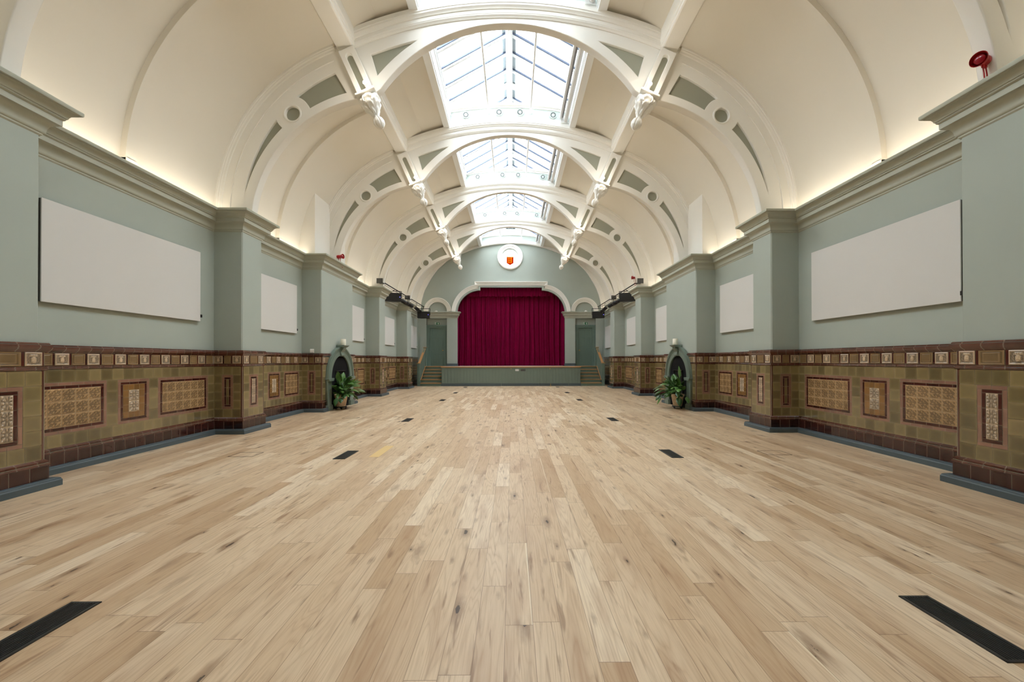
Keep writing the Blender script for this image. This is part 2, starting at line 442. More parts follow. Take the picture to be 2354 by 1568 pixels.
# ------------------------------------------------------------------ tiled dado
T = .156; DP = .03; GAP = .0023
def head_h(u, v):
    x, y = u - .5, v - .5; r = math.hypot(x, y); a = math.atan2(y, x)
    h = .35 * (.5 + .5 * math.sin(38 * r + 5 * math.cos(4 * a))) * (r > .2)
    f = 1 - (x / .17) ** 2 - ((y + .06) / .25) ** 2
    if f > 0:
        h = .55 + .55 * math.sqrt(f)
        if abs(abs(x) - .07) < .035 and abs(y - .0) < .03: h -= .3
        if abs(x) < .025 and -.12 < y < .02: h += .2
        if abs(x) < .07 and abs(y + .17) < .02: h -= .25
    if abs(x) < .24 and .16 < y < .34: h = .5 + .4 * abs(math.cos(x * 26)) * (1 - abs(y - .24) / .12)
    if max(abs(x), abs(y)) > .43: h = .75
    return h * (1 if max(abs(x), abs(y)) < .47 else .4)
def flower_h(u, v):
    x, y = u - .5, v - .5; r = math.hypot(x, y); a = math.atan2(y, x)
    h = .5 + .5 * math.cos(8 * a) * min(1, r * 4) * (1 - .6 * max(0, r - .3))
    h = max(h * (.6 + .4 * math.cos(20 * r)), .9 if r < .07 else 0)
    cx, cy = abs(x) - .36, abs(y) - .36; q = math.hypot(cx, cy)
    if q < .16: h = max(h, .5 + .5 * math.cos(45 * q))
    return max(0, h) * min(1, (.5 - max(abs(x), abs(y))) * 14)
def rose_h(u, v):
    x, y = (u * 2) % 1 - .5, (v * 2) % 1 - .5; r = math.hypot(x, y); a = math.atan2(y, x)
    k = 1 if (int(u * 2) + int(v * 2)) % 2 else 0
    return (.5 + .5 * math.sin(26 * r + (3 * a if k else math.sin(4 * a) * 2))) * min(1, (.5 - max(abs(u - .5), abs(v - .5))) * 16) if r < .48 else .2 * min(1, (.5 - max(abs(u - .5), abs(v - .5))) * 16)
def plain_h(u, v):
    e = min(u, 1 - u, v, 1 - v)
    return .75 if e < .10 else (.25 if e < .16 else (.8 if e < .21 else .55))
def dado(sx):
    fn = side_fn(sx); path = wall_path(sx); ms = mitres(path)
    op = [(x + m.x * DP, y + m.y * DP) for (x, y), m in zip(path, ms)]
    side = SN[sx]
    root = thing('trim_' + ('3' if sx < 0 else '4'), f'Victorian glazed tile dado along the {side} wall, olive with framed relief panels', 'tile dado', kind='structure')
    MATS = ['grout', 'olive', 'pink', 'maroon', 'amber', 'brown', 'head', 'flower', 'plainf', 'plinth', 'mould']
    ix = {n: i for i, n in enumerate(MATS)}; mats = [M[n] for n in MATS]
    field, frieze, plinth = MB(), MB(), MB()
    sweep(field, path, [(.0, .25), (DP - .003, .25), (DP - .003, 1.26), (0, 1.26)], fn, 0)
    sweep(frieze, path, [(.0, 1.25), (DP - .004, 1.25), (DP - .004, 1.46), (0, 1.46)], fn, 0)
    for pp_ in split_path(sx): sweep(plinth, pp_, [(.0, .06), (.05, .06), (.05, .26), (0, .26)], fn, 0)
    for i in range(len(op) - 1):
        a, b = Vector(op[i]), Vector(op[i + 1]); L = (b - a).length; d = (b - a) / L; n = Vector((d.y, -d.x))
        def P(s, z, h=0.0):
            q = a + d * s + n * h; return fn(q.x, q.y, z)
        def tile(mbx, s0, s1, z0, z1, mat, tone=None):
            g = GAP
            mbx.quad(P(s0 + g, z0 + g), P(s1 - g, z0 + g), P(s1 - g, z1 - g), P(s0 + g, z1 - g), ix[mat], tone=R.random() if tone is None else tone)
        def relief(mbx, s0, s1, z0, z1, mat, hf, amp, nn):
            g = GAP; tn = R.random(); b0 = len(mbx.v)
            for j in range(nn + 1):
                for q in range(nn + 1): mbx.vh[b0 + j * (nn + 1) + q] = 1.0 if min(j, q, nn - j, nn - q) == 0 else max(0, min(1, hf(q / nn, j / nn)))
            mbx.grid(lambda u, v: P(s0 + g + (s1 - s0 - 2 * g) * u, z0 + g + (z1 - z0 - 2 * g) * v, amp * hf(u, v)), nn, nn, ix[mat], tn)
        def run(mbx, s0, s1, z0, z1, mat, w=T):
            k = max(1, round((s1 - s0) / w))
            for j in range(k): tile(mbx, s0 + (s1 - s0) * j / k, s0 + (s1 - s0) * (j + 1) / k, z0, z1, mat)
        def vrun(mbx, s0, s1, z0, z1, mat, w=T):
            k = max(1, round((z1 - z0) / w))
            for j in range(k): tile(mbx, s0, s1, z0 + (z1 - z0) * j / k, z0 + (z1 - z0) * (j + 1) / k, mat)
        def frame(s0, s1, z0, z1, w, mat):
            run(field, s0, s1, z0, z0 + w, mat); run(field, s0, s1, z1 - w, z1, mat)
            vrun(field, s0, s0 + w, z0 + w, z1 - w, mat); vrun(field, s1 - w, s1, z0 + w, z1 - w, mat)
        Z = [.298 + T * j for j in range(7)]     # six rows
        convA = (ms[i].x ** 2 + ms[i].y ** 2) > 1.5 and i > 0 and (n.dot(Vector(op[i]) - Vector(op[i - 1])) > 0)
        kind = 'bay' if abs(d.x) < .1 and L > 2.1 and abs(a.x) > 5.2 else ('jamb' if abs(d.y) < .1 else ('breast' if L > 1.5 else 'pier'))
        e0 = .03 if kind in ('pier', 'breast') else (.03 if kind == 'jamb' and d.x < 0 else 0)
        e1 = .03 if kind in ('pier', 'breast') else (.03 if kind == 'jamb' and d.x > 0 else 0)
        s0, s1 = e0, L - e1; fine = a.y > 2.5
        if kind == 'breast':
            # only the strips beside the fireplace surround are tiled
            for q0, q1, f0, f1 in ((s0, .19, s0 + .13, .40), (L - .19, s1, L - .40, s1 - .13)):
                m_ = .33 if q0 < 1 else L - .33
                vrun(field, q0, q1, Z[0], Z[6], 'olive'); vrun(field, min(q0 if q0 > 1 else q1, m_), max(q0 if q0 > 1 else q1, m_), Z[0], Z[6], 'olive')
                h0 = s0 if q0 < 1 else s1 - .115
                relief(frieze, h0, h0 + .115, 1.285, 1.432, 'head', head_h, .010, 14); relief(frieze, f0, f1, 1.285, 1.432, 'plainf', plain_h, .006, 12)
            continue
        run(field, s0, s1, Z[0], Z[1], 'olive'); run(field, s0, s1, Z[5], Z[6], 'olive')
        z0, z1 = Z[1], Z[5]
        if kind == 'bay':
            sm = .483; big = (L - sm - 4 * T) / 2; p = 0
            layout = [('o', T), ('b', big), ('o', T), ('s', sm), ('o', T), ('b', big), ('o', T)]
            for kd, w in layout:
                if kd == 'o': vrun(field, p, p + w, z0, z1, 'olive')
                elif kd == 'b':
                    frame(p, p + w, z0, z1, .04, 'pink'); frame(p + .04, p + w - .04, z0 + .04, z1 - .04, .038, 'maroon')
                    u0, u1, v0, v1 = p + .078, p + w - .078, z0 + .078, z1 - .078
                    cols = []; q = u1
                    while q - T > u0 - .01: cols.append((q - T, q)); q -= T
                    if q - u0 > .02: cols.append((u0, q))
                    for c0, c1 in cols:
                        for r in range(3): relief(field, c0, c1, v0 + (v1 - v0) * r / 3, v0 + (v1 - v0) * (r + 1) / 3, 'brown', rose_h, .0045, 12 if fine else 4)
                else:
                    frame(p, p + w, z0, z1, .04, 'pink'); frame(p + .04, p + w - .04, z0 + .04, z1 - .04, .034, 'maroon')
                    u0, u1, v0, v1 = p + .074, p + w - .074, z0 + .074, z1 - .074; c0, c1 = (u0 + u1) / 2 - .08, (u0 + u1) / 2 + .08
                    m0, m1 = (v0 + v1) / 2 - T, (v0 + v1) / 2 + T
                    run(field, u0, u1, v0, m0, 'amber', .085); run(field, u0, u1, m1, v1, 'amber', .085)
                    vrun(field, u0, c0, m0, m1, 'amber', .1); vrun(field, c1, u1, m0, m1, 'amber', .1)
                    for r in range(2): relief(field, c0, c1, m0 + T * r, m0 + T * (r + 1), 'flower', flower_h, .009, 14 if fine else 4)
                p += w
            k = round((L - .16) / .366); per = L / (k + .45); p = 0
            hw = per * .425; st = per * .07
            for j in range(k + 1):
                relief(frieze, p, p + hw, 1.285, 1.432, 'plainf', plain_h, .006, 16 if fine else 5); p += hw
                if j < k:
                    tile(frieze, p, p + st, 1.285, 1.432, 'maroon'); p += st
                    relief(frieze, p, p + hw, 1.285, 1.432, 'head', head_h, .010, 16 if fine else 5); p += hw
                    tile(frieze, p, p + st, 1.285, 1.432, 'maroon'); p += st
        else:
            ctr = .20 if kind == 'jamb' else .26; c0, c1 = (s0 + s1) / 2 - ctr / 2, (s0 + s1) / 2 + ctr / 2
            vrun(field, s0, c0, z0, z1, 'olive'); vrun(field, c1, s1, z0, z1, 'olive')
            frame(c0, c1, z0, z1, .042, 'pink'); frame(c0 + .042, c1 - .042, z0 + .042, z1 - .042, .036, 'maroon')
            if kind == 'jamb': vrun(field, c0 + .078, c1 - .078, z0 + .078, z1 - .078, 'olive')
            else:
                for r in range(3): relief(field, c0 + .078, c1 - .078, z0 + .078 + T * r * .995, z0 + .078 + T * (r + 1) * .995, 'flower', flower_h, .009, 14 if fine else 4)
            hw = .155; st = .03
            relief(frieze, s0, s0 + hw, 1.285, 1.432, 'head', head_h, .010, 16 if fine else 5); tile(frieze, s0 + hw, s0 + hw + st, 1.285, 1.432, 'maroon')
            relief(frieze, s0 + hw + st, s1 - hw - st, 1.285, 1.432, 'plainf', plain_h, .006, 16 if fine else 5)
            tile(frieze, s1 - hw - st, s1 - hw, 1.285, 1.432, 'maroon'); relief(frieze, s1 - hw, s1, 1.285, 1.432, 'head', head_h, .010, 16 if fine else 5)
    # framed borders on the plain frieze tiles are left to the glaze; plinth tiles stand proud of the field
    pp = [(x + m.x * .052, y + m.y * .052) for (x, y), m in zip(path, ms)]
    for i in range(len(pp) - 1):
        a, b = Vector(pp[i]), Vector(pp[i + 1]); L = (b - a).length; d = (b - a) / L; k = max(1, round(L / T))
        for j in range(k):
            if abs(a.x) < 5 and abs(d.x) < .1 and abs((a + d * (L * (j + .5) / k)).y - FPY) < .84: continue
            q0, q1 = a + d * (L * j / k + GAP), a + d * (L * (j + 1) / k - GAP)
            plinth.quad(fn(q0.x, q0.y, .07), fn(q1.x, q1.y, .07), fn(q1.x, q1.y, .236), fn(q0.x, q0.y, .236), ix['plinth'], tone=R.random())
    field.build('field_tiles', mats, root, recalc=False); frieze.build('frieze_tiles', mats, root, recalc=False); plinth.build('plinth_tiles', mats, root, recalc=False)
    c = MB()
    for pp_ in split_path(sx, .60): sweep(c, pp_, [(.0, 1.43), (DP, 1.43), (.038, 1.436), (.042, 1.446), (.05, 1.452), (.062, 1.47), (.068, 1.488), (.066, 1.505), (.055, 1.514), (.055, 1.522), (.046, 1.531), (0, 1.531)], fn)
    c.build('cap_rail', M['mould'], root, smooth=True)
    c = MB()
    for pp_ in split_path(sx, .74): sweep(c, pp_, [(.0, 1.235), (DP, 1.235), (.036, 1.238), (.042, 1.248), (.042, 1.258), (.036, 1.264), (.040, 1.27), (.04, 1.28), (DP, 1.284), (0, 1.284)], fn)
    c.build('string_rail', M['mould'], root, smooth=True)
    c = MB()
    for pp_ in split_path(sx): sweep(c, pp_, [(.0, .232), (.056, .232), (.060, .242), (.056, .252), (.045, .258), (.052, .268), (.050, .28), (.038, .288), (DP, .298), (0, .298)], fn)
    c.build('base_rail', M['mould'], root, smooth=True)
    c = MB()
    for a, b in PIERS:
        for y in (a, b):
            yy = y - DP + .022 if y == a else y + DP - .022
            q = fn(-PX + DP - .022, yy, 0)
            c.lathe([(.0235, .295), (.0235, 1.236)], (q.x, q.y, 0), n=12); c.lathe([(.0235, 1.284), (.0235, 1.433)], (q.x, q.y, 0), n=12)
    c.build('corner_beads', M['mould'], root, smooth=True)
for sx in (-1, 1): dado(sx)

# ------------------------------------------------------------------ vault and roof
VC, VR = (2.09, 4.11), 3.46
SL = [(2.90, 7.60), (2.5, 7.85), (1.86, 8.04)]
for sx in (-1, 1):
    m = MB()
    a1 = math.acos((3.27 - VC[0]) / VR)
    pts = [(x, z) for x, z in arc(VC[0], VC[1], VR, math.asin(.14 / VR), a1, 28)]
    prof = [(5.62, 4.0), (5.62, 4.25), (5.55, 4.25)] + pts
    out = [(x + .12 * (x - VC[0]) / VR + .05, z + .14) for x, z in reversed(pts)] + [(5.8, 4.0)]
    m.prism([(-sx * -1 * x, z) for x, z in prof + out], lambda a, b, t: Vector((a, t, b)), YB, YE + .1)
    o = m.build('ceiling.00' + ('1' if sx < 0 else '2'), M['vault'], smooth=True)
    tag(o, f'cream barrel vault ceiling curving up over the {SN[sx]} wall', 'ceiling', kind='structure')
    m = MB()
    for j in range(len(SL) - 1):
        (xa, za), (xb, zb) = SL[j], SL[j + 1]
        m.prism([(sx * xa, za), (sx * xb, zb), (sx * xb, zb + .12), (sx * xa, za + .12)], lambda a, b, t: Vector((a, t, b)), YB, YE)
    tag(m.build('ceiling.00' + ('3' if sx < 0 else '4'), M['slope']), f'sloping cream ceiling panels between purlin and skylight on the {SN[sx]}', 'ceiling', kind='structure')
    # purlin along the hall
    m = MB()
    pr = [(2.90, 7.62), (2.90, 7.42), (2.915, 7.40), (2.915, 7.34), (2.93, 7.33), (2.93, 7.28), (2.95, 7.265), (3.24, 7.265), (3.255, 7.28), (3.255, 7.33), (3.29, 7.34), (3.29, 7.62)]
    m.prism([(sx * x, z) for x, z in pr], lambda a, b, t: Vector((a, t, b)), YB, YE)
    tag(m.build('trim_' + ('5' if sx < 0 else '6'), M['rib'], bevel=.004), f'long cream purlin beam running the hall length on the {SN[sx]}', 'beam', kind='structure')
    # narrow plaster bands half-way along each bay of the vault
    m = MB(); ys = [(RIBY[i] + RIBY[i + 1]) / 2 for i in range(5)] + [(RIBY[5] + YE) / 2]
    for y in ys[:-1]:
        band = arc(VC[0], VC[1], VR - .085, math.asin(.10 / VR), a1, 28); bo = arc(VC[0], VC[1], VR + .03, math.asin(.10 / VR), a1, 28)
        m.prism([(sx * x, z) for x, z in band + bo[::-1]], lambda a, b, t: Vector((a, t, b)), y - .085, y + .085)
        m.box(min(sx * 5.45, sx * 5.63), max(sx * 5.45, sx * 5.63), y - .085, y + .085, 4.05, 4.26)
    tag(m.build('trim_' + ('7' if sx < 0 else '8'), M['vault'], smooth=True), f'narrow plaster bands at mid bay across the {SN[sx]} vault', 'moulding', kind='structure')

# ribs
EC, IC = (2.09, 4.11), (2.39, 3.89)       # centres of outer and inner curves of the side arch
LC, UC = (0, 4.83), (0, .47)              # centres of lower and upper curves of the middle arch
RING = (4.11, 6.05)
def on(c, r, x): return c[1] + math.sqrt(max(0, r * r - (x - c[0]) ** 2))
def onz(c, r, z): return c[0] + math.sqrt(max(0, r * r - (z - c[1]) ** 2))
def ang(c, p): return math.atan2(p[1] - c[1], p[0] - c[0])
def half_outline():
    p = [(5.53, 4.06)] + arc(EC[0], EC[1], 3.46, 0, ang(EC, (3.30, on(EC, 3.46, 3.30))), 26)
    p += [(2.98, on(UC, 7.45, 2.98))]
    return p
def mir(p): return [(-x, z) for x, z in p]
ho = half_outline()
top = arc(UC[0], UC[1], 7.45, ang(UC, (2.9, on(UC, 7.45, 2.9))), PI - ang(UC, (2.9, on(UC, 7.45, 2.9))), 40)
ia0, ia1 = ang(IC, (onz(IC, 2.50, 4.06), 4.06)), ang(IC, (2.66, on(IC, 2.50, 2.66)))
inn = arc(IC[0], IC[1], 2.50, ia0, ia1, 26)           # base to post
la = ang(LC, (2.44, on(LC, 2.975, 2.44)))
low = arc(LC[0], LC[1], 2.975, PI - la, la, 44)        # left to right
OUTL = ho + top + mir(ho)[::-1] + mir(inn) + low + inn[::-1]
def ringpts(a0, a1, n=10, r=.335): return arc(RING[0], RING[1], r, a0, a1, n)
# upper sage panel
ro, ri = 2.985, 2.66
A = (3.31, on(EC, ro, 3.31)); B = (3.09, on(IC, ri, 3.09))
# where ring meets the two curves
def meet(c, r, lo, hi):
    for _ in range(60):
        mid = (lo + hi) / 2; q = (c[0] + r * math.cos(mid), c[1] + r * math.sin(mid))
        d = math.dist(q, RING) - .335
        if d > 0: hi = mid
        else: lo = mid
    return lo
ar = ang(EC, RING); ai = ang(IC, RING)
aU, bU = meet(EC, ro, ar, ar + .6), meet(IC, ri, ai, ai + .6)
def meet2(c, r, lo, hi):
    for _ in range(60):
        mid = (lo + hi) / 2; q = (c[0] + r * math.cos(mid), c[1] + r * math.sin(mid))
        if math.dist(q, RING) > .335: lo = mid
        else: hi = mid
    return hi
aL, bL = meet2(EC, 2.955, ar - .6, ar), meet2(IC, 2.695, ai - .6, ai)
def pt(c, r, a): return (c[0] + r * math.cos(a), c[1] + r * math.sin(a))
def shortarc(c, r, p, q, n=8):
    a, b = ang(c, p), ang(c, q)
    if b - a > PI: b -= 2 * PI
    if a - b > PI: b += 2 * PI
    return arc(c[0], c[1], r, a, b, n)
UP = arc(EC[0], EC[1], ro, aU, ang(EC, A), 10) + arc(IC[0], IC[1], ri, ang(IC, B), bU, 10) + shortarc(RING, .335, pt(IC, ri, bU), pt(EC, ro, aU))[1:-1]
aT = math.asin((4.53 - EC[1]) / 2.955); bT = math.asin((4.53 - IC[1]) / 2.695)
LO = arc(EC[0], EC[1], 2.955, aT, aL, 14) + shortarc(RING, .335, pt(EC, 2.955, aL), pt(IC, 2.695, bL))[1:-1] + arc(IC[0], IC[1], 2.695, bL, bT, 14)[:-1]
CI = arc(RING[0], RING[1], .135, 0, 2 * PI * 23 / 24, 23)
# middle sage spandrel
tr, lr, lc2 = 7.215, 3.22, (0, 4.76)
xs = 2.62
def diff(x): return on((0, .47), tr, x) - on(lc2, lr, x)
lo_, hi_ = .8, 2.5
for _ in range(60):
    mid = (lo_ + hi_) / 2
    if diff(mid) > 0.004: hi_ = mid
    else: lo_ = mid
xt = hi_
TRI = [(xs - (xs - 2.52) * 0, on(UC, tr, xs))] + [(xs - (xs - xt) * j / 12, on(UC, tr, xs - (xs - xt) * j / 12)) for j in range(1, 13)] + [(xt + (2.50 - xt) * j / 12, on(lc2, lr, xt + (2.50 - xt) * j / 12)) for j in range(1, 13)]
HOLES = [UP, mir(UP)[::-1], LO, mir(LO)[::-1], CI, mir(CI)[::-1], TRI, mir(TRI)[::-1]]
# web outline is slightly inside the rib outline
def post_fn(sx, yc):
    ax0, ax1 = Vector((2.655, 6.33)), Vector((3.06, 7.22)); d = (ax1 - ax0).normalized(); n = Vector((d.y, -d.x))
    return lambda a, b, t: Vector((sx * (ax0.x + d.x * b + n.x * a), yc + t, ax0.y + d.y * b + n.y * a))
def capsule(w, l0, l1, n=8): return arc(0, l1 - w, w, 0, PI, n) + arc(0, l0 + w, w, PI, 2 * PI, n)
ORD = ['behind the camera', 'nearest the camera', 'second from the camera', 'above the fireplaces', 'fourth from the camera', 'nearest the stage']
rib0 = None
for i, yc in enumerate(RIBY):
    lab = f'cream roof rib with sage green panels, the one {ORD[i]}'
    if rib0 is None:
        rib0 = r = thing('trim_20', lab, 'roof rib', (0, yc, 0), kind='structure')
        fill2d('rib_plate', [OUTL] + HOLES, xz(yc), .17, M['rib'], r, bevel=.012)
        inset = lambda lp, k=.0: lp
        def grow(lp, k=1.06):
            cx_, cz_ = sum(p[0] for p in lp) / len(lp), sum(p[1] for p in lp) / len(lp)
            return [(cx_ + (a - cx_) * k, cz_ + (b - cz_) * k) for a, b in lp]
        for hl in HOLES: fill2d('sage_panel', [grow(hl)], xz(yc), .07, M['sage'], r)
        md = MB()
        for s_ in (-1, 1):                      # outer mouldings, both faces
            for f_ in (-1, 1):
                F = lambda a, b, t, s_=s_, f_=f_: Vector((s_ * a, yc + f_ * (.085 + t), b))
                ap = arc(EC[0], EC[1], 3.46, 0, ang(EC, (3.33, on(EC, 3.46, 3.33))), 30)
                sweep(md, ap, [(.0, 0), (.0, .06), (-.035, .06), (-.045, .045), (-.06, .045), (-.075, .025), (-.10, .02), (-.11, 0)], F)
                ap = arc(EC[0], EC[1], 3.20, .0, ang(EC, (3.33, on(EC, 3.20, 3.33))), 30)
                sweep(md, ap, [(.012, 0), (.010, .012), (0, .016), (-.010, .012), (-.012, 0)], F)
        for f_ in (-1, 1):
            F = lambda a, b, t, f_=f_: Vector((a, yc + f_ * (.085 + t), b))
            a0 = ang(UC, (2.93, on(UC, 7.43, 2.93)))
            ap = arc(UC[0], UC[1], 7.43, a0, PI - a0, 60)
            sweep(md, ap, [(0, -.085), (0, .02), (.02, .03), (.035, .05), (.055, .055), (.06, .06), (.12, .062), (.125, .08), (.15, .09), (.17, .115), (.20, .12), (.205, .13), (.28, .13), (.28, -.085)], F)
        md.build('mouldings', M['rib'], r, smooth=True)
        rg = MB()
        for s_ in (-1, 1):
            for f_ in (-1, 1):
                rg.lathe([(.135, .03), (.135, .085), (.15, .10), (.165, .10), (.175, .085), (.185, .085)], (s_ * RING[0], yc, RING[1]), 'y', 28, cap=False) if f_ > 0 else rg.lathe([(.135, -.03), (.135, -.085), (.15, -.10), (.165, -.10), (.175, -.085), (.185, -.085)], (s_ * RING[0], yc, RING[1]), 'y', 28, cap=False)
        rg.build('ring_moulding', M['rib'], r, smooth=True)
        for s_ in (-1, 1):
            box_ = [(-.155, -.01), (.155, -.01), (.155, .96), (-.155, .96)]
            fill2d('post', [box_, capsule(.058, .09, .86)[::-1]], post_fn(s_, yc - .15), .14, M['rib'], r, bevel=.01)
            fill2d('post', [box_, capsule(.058, .09, .86)[::-1]], post_fn(s_, yc + .15), .14, M['rib'], r, bevel=.01)
            fill2d('post_panel', [capsule(.07, .08, .87)], post_fn(s_, yc - .12), .05, M['sage'], r)
        # low cross wall over the rib, under the roof glass
        cw = MB()
        def cross(r0, r1, y0, y1, xw=1.72):
            a = [(-xw + 2 * xw * j / 24) for j in range(25)]; c0 = -.95
            return [(x, c0 + math.sqrt(r0 * r0 - x * x)) for x in a] + [(x, c0 + math.sqrt(r1 * r1 - x * x)) for x in reversed(a)]
        fill2d('cross_wall', [cross(9.05, 9.55, 0, 0)], xz(yc), .16, M['palesage'], r)
        for (r0, r1, th) in ((9.05, 9.20, .30), (9.20, 9.24, .26), (9.24, 9.285, .21), (9.53, 9.58, .22), (9.58, 9.66, .30)):
            fill2d('cross_wall_moulding', [cross(r0, r1, 0, 0)], xz(yc), th, M['trim'], r, bevel=.008)
        # arched brace under the glass
        g = [(0, 9.40), (-1.68, 8.50), (-1.68, 8.36), (-1.52, 8.40), (-1.40, 8.50), (-1.2, 8.66), (-.9, 8.84), (0, 9.25)]
        fill2d('arched_brace', [g + [(-x, z) for x, z in g[::-1][1:-1]]], xz(yc + .02), .08, M['trim'], r)
    else:
        dup(rib0, (0, yc, 0), lab)
# end arch band against the stage wall
pe = [(5.25, 4.06), (5.208, 4.6), (5.05, 5.25), (4.79, 5.81), (4.351, 6.504), (3.9, 6.94), (3.631, 7.156), (3.037, 7.45), (2.081, 7.824), (1.048, 8.046), (0, 8.125)]
def spline(p, n=6):
    out = []
    for i in range(len(p) - 1):
        a, b, c, d = p[max(0, i - 1)], p[i], p[i + 1], p[min(len(p) - 1, i + 2)]
        for k in range(n):
            t = k / n
            out.append(tuple(.5 * (2 * b[j] + (c[j] - a[j]) * t + (2 * a[j] - 5 * b[j] + 4 * c[j] - d[j]) * t * t + (3 * b[j] - a[j] - 3 * c[j] + d[j]) * t ** 3) for j in (0, 1)))
    return out + [p[-1]]
ins = spline(pe); ins = ins + mir(ins)[::-1][1:]
outs = [(5.7, 4.06)] + arc(EC[0], EC[1], 3.56, .02, ang(EC, (3.3, on(EC, 3.56, 3.3))), 20) + [(2.95, on(UC, 7.78, 2.95))] + arc(UC[0], UC[1], 7.78, 1.19, PI / 2, 16)
outs = outs + mir(outs)[::-1][1:]
er = thing('trim_26', 'cream moulded arch band framing the sage stage wall under the vault', 'arch band', (0, YE, 0), kind='structure')
fill2d('band_plate', [outs + ins[::-1]], xz(YE - .06), .10, M['rib'], er, bevel=.01)
em = MB(); sweep(em, ins, [(-.0, 0), (.0, .03), (.04, .035), (.05, .02), (.08, .02), (.09, 0)], lambda a, b, t: Vector((a, YE - .11 - t, b)))
em.build('band_bead', M['rib'], er, smooth=True)
xw = 1.72
def cross2(r0, r1):
    a = [(-xw + 2 * xw * j / 24) for j in range(25)]; c0 = -.95
    return [(x, c0 + math.sqrt(r0 * r0 - x * x)) for x in a] + [(x, c0 + math.sqrt(r1 * r1 - x * x)) for x in reversed(a)]
fill2d('cross_wall', [cross2(9.05, 9.6)], xz(YE), .1, M['palesage'], er)
for r0, r1, th in ((9.08, 9.20, .34), (9.20, 9.26, .24), (9.55, 9.66, .30)): fill2d('cross_wall_moulding', [cross2(r0, r1)], xz(YE), th, M['trim'], er, bevel=.008)
gable = [(-1.7, 8.4), (1.7, 8.4), (1.7, 8.5), (0, 9.5), (-1.7, 8.5)]
fill2d('lantern_gable', [gable], xz(YE + .18), .1, M['palesage'], er)
fg = MB(); fg.box(-.30, .24, YE + .10, YE + .13, 8.93, 9.26)
fo = fg.build('fan_grille', M['dark'], er); fo['label'] = 'square black extract fan grille'
fb = MB()
for k in range(6):
    a = k * PI / 3; c_, s_ = math.cos(a), math.sin(a)
    fb.add([(-.03 + .03 * c_, YE + .09, 9.09 + .03 * s_), (-.03 + .14 * c_ - .04 * s_, YE + .08, 9.09 + .14 * s_ + .04 * c_), (-.03 + .14 * c_ + .04 * s_, YE + .095, 9.09 + .14 * s_ - .04 * c_)], [(0, 1, 2)])
fb.build('fan_blades', M['steel'], fo)

# ------------------------------------------------------------------ lantern roof
LY0, LY1 = 1.0, YE + .14
EX, EZ, RZ = 1.70, 8.50, 9.45
for sx, n in ((-1, '1'), (1, '2')):
    w = thing('window_' + n, f'glazed {SN[sx]} slope of the roof lantern with white glazing bars', 'skylight', kind='structure')
    m = MB(); m.box(min(sx * 1.70, sx * 1.87), max(sx * 1.70, sx * 1.87), YB, LY1, 7.945, 8.56)
    for z0, z1, px in ((8.44, 8.56, .05), (8.36, 8.40, .03), (8.10, 8.13, .02), (8.0, 8.03, .02)):
        m.box(min(sx * (1.70 - px), sx * 1.72), max(sx * (1.70 - px), sx * 1.72), YB, LY1, z0, z1)
    m.build('curb', M['cool'], w, bevel=.006)
    g = MB(); g.quad((sx * EX, LY0, EZ), (sx * EX, LY1, EZ), (0, LY1, RZ), (0, LY0, RZ)); g.build('panes', M['glass'], w, recalc=False)
    b = MB(); shd = MB(); sl = Vector((sx * EX, 0, EZ)) - Vector((0, 0, RZ)); k = 0; y = 10.56 - .61 * 15
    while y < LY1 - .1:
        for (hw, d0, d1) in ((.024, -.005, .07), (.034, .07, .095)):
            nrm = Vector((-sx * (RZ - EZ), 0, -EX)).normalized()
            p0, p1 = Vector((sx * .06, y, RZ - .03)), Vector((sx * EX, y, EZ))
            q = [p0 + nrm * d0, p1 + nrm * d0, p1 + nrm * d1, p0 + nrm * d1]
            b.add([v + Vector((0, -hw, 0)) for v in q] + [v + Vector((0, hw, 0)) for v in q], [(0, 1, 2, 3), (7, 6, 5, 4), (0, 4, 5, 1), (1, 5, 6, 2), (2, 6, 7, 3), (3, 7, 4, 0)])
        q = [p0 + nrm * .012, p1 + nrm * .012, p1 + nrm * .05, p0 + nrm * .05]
        shd.add([v + Vector((0, -.050, 0)) for v in q] + [v + Vector((0, -.025, 0)) for v in q], [(0, 1, 2, 3), (7, 6, 5, 4), (0, 4, 5, 1), (1, 5, 6, 2), (2, 6, 7, 3), (3, 7, 4, 0)])
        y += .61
    shd.build('bar_shade_strips', plain('blue_black_bar_shade', (.10, .13, .20, 1), .5), w)  # dark strips imitate the shaded near face of each glazing bar
    b.build('glazing_bars', M['cool'], w)
    f = MB(); f.add([(sx * .05, LY0, RZ - .05), (sx * .17, LY0, RZ - .12), (sx * .17, LY1, RZ - .12), (sx * .05, LY1, RZ - .05)], [(0, 1, 2, 3)])
    f.build('ridge_flashing', plain('blue_grey_flashing', (.40, .46, .50, 1), .5), w, recalc=False)
    if sx < 0:
        rd = MB(); rd.box(-.085, .085, LY0, LY1, RZ - .20, RZ + .05); rd.box(-.04, .04, LY0, LY1, RZ - .25, RZ - .19); rd.build('ridge_beam', M['cool'], w, bevel=.01)
m = MB(); m.box(-1.87, 1.87, YB, LY0 + .05, 8.3, 8.42); m.box(-1.87, 1.87, LY0 - .02, LY0 + .06, 8.3, 9.55)  # unseen cover, added to end the skylight early and darken the near floor
tag(m.build('ceiling', M['slope']), 'added flat ceiling strip closing the skylight over the hall behind the camera', 'ceiling', kind='structure')

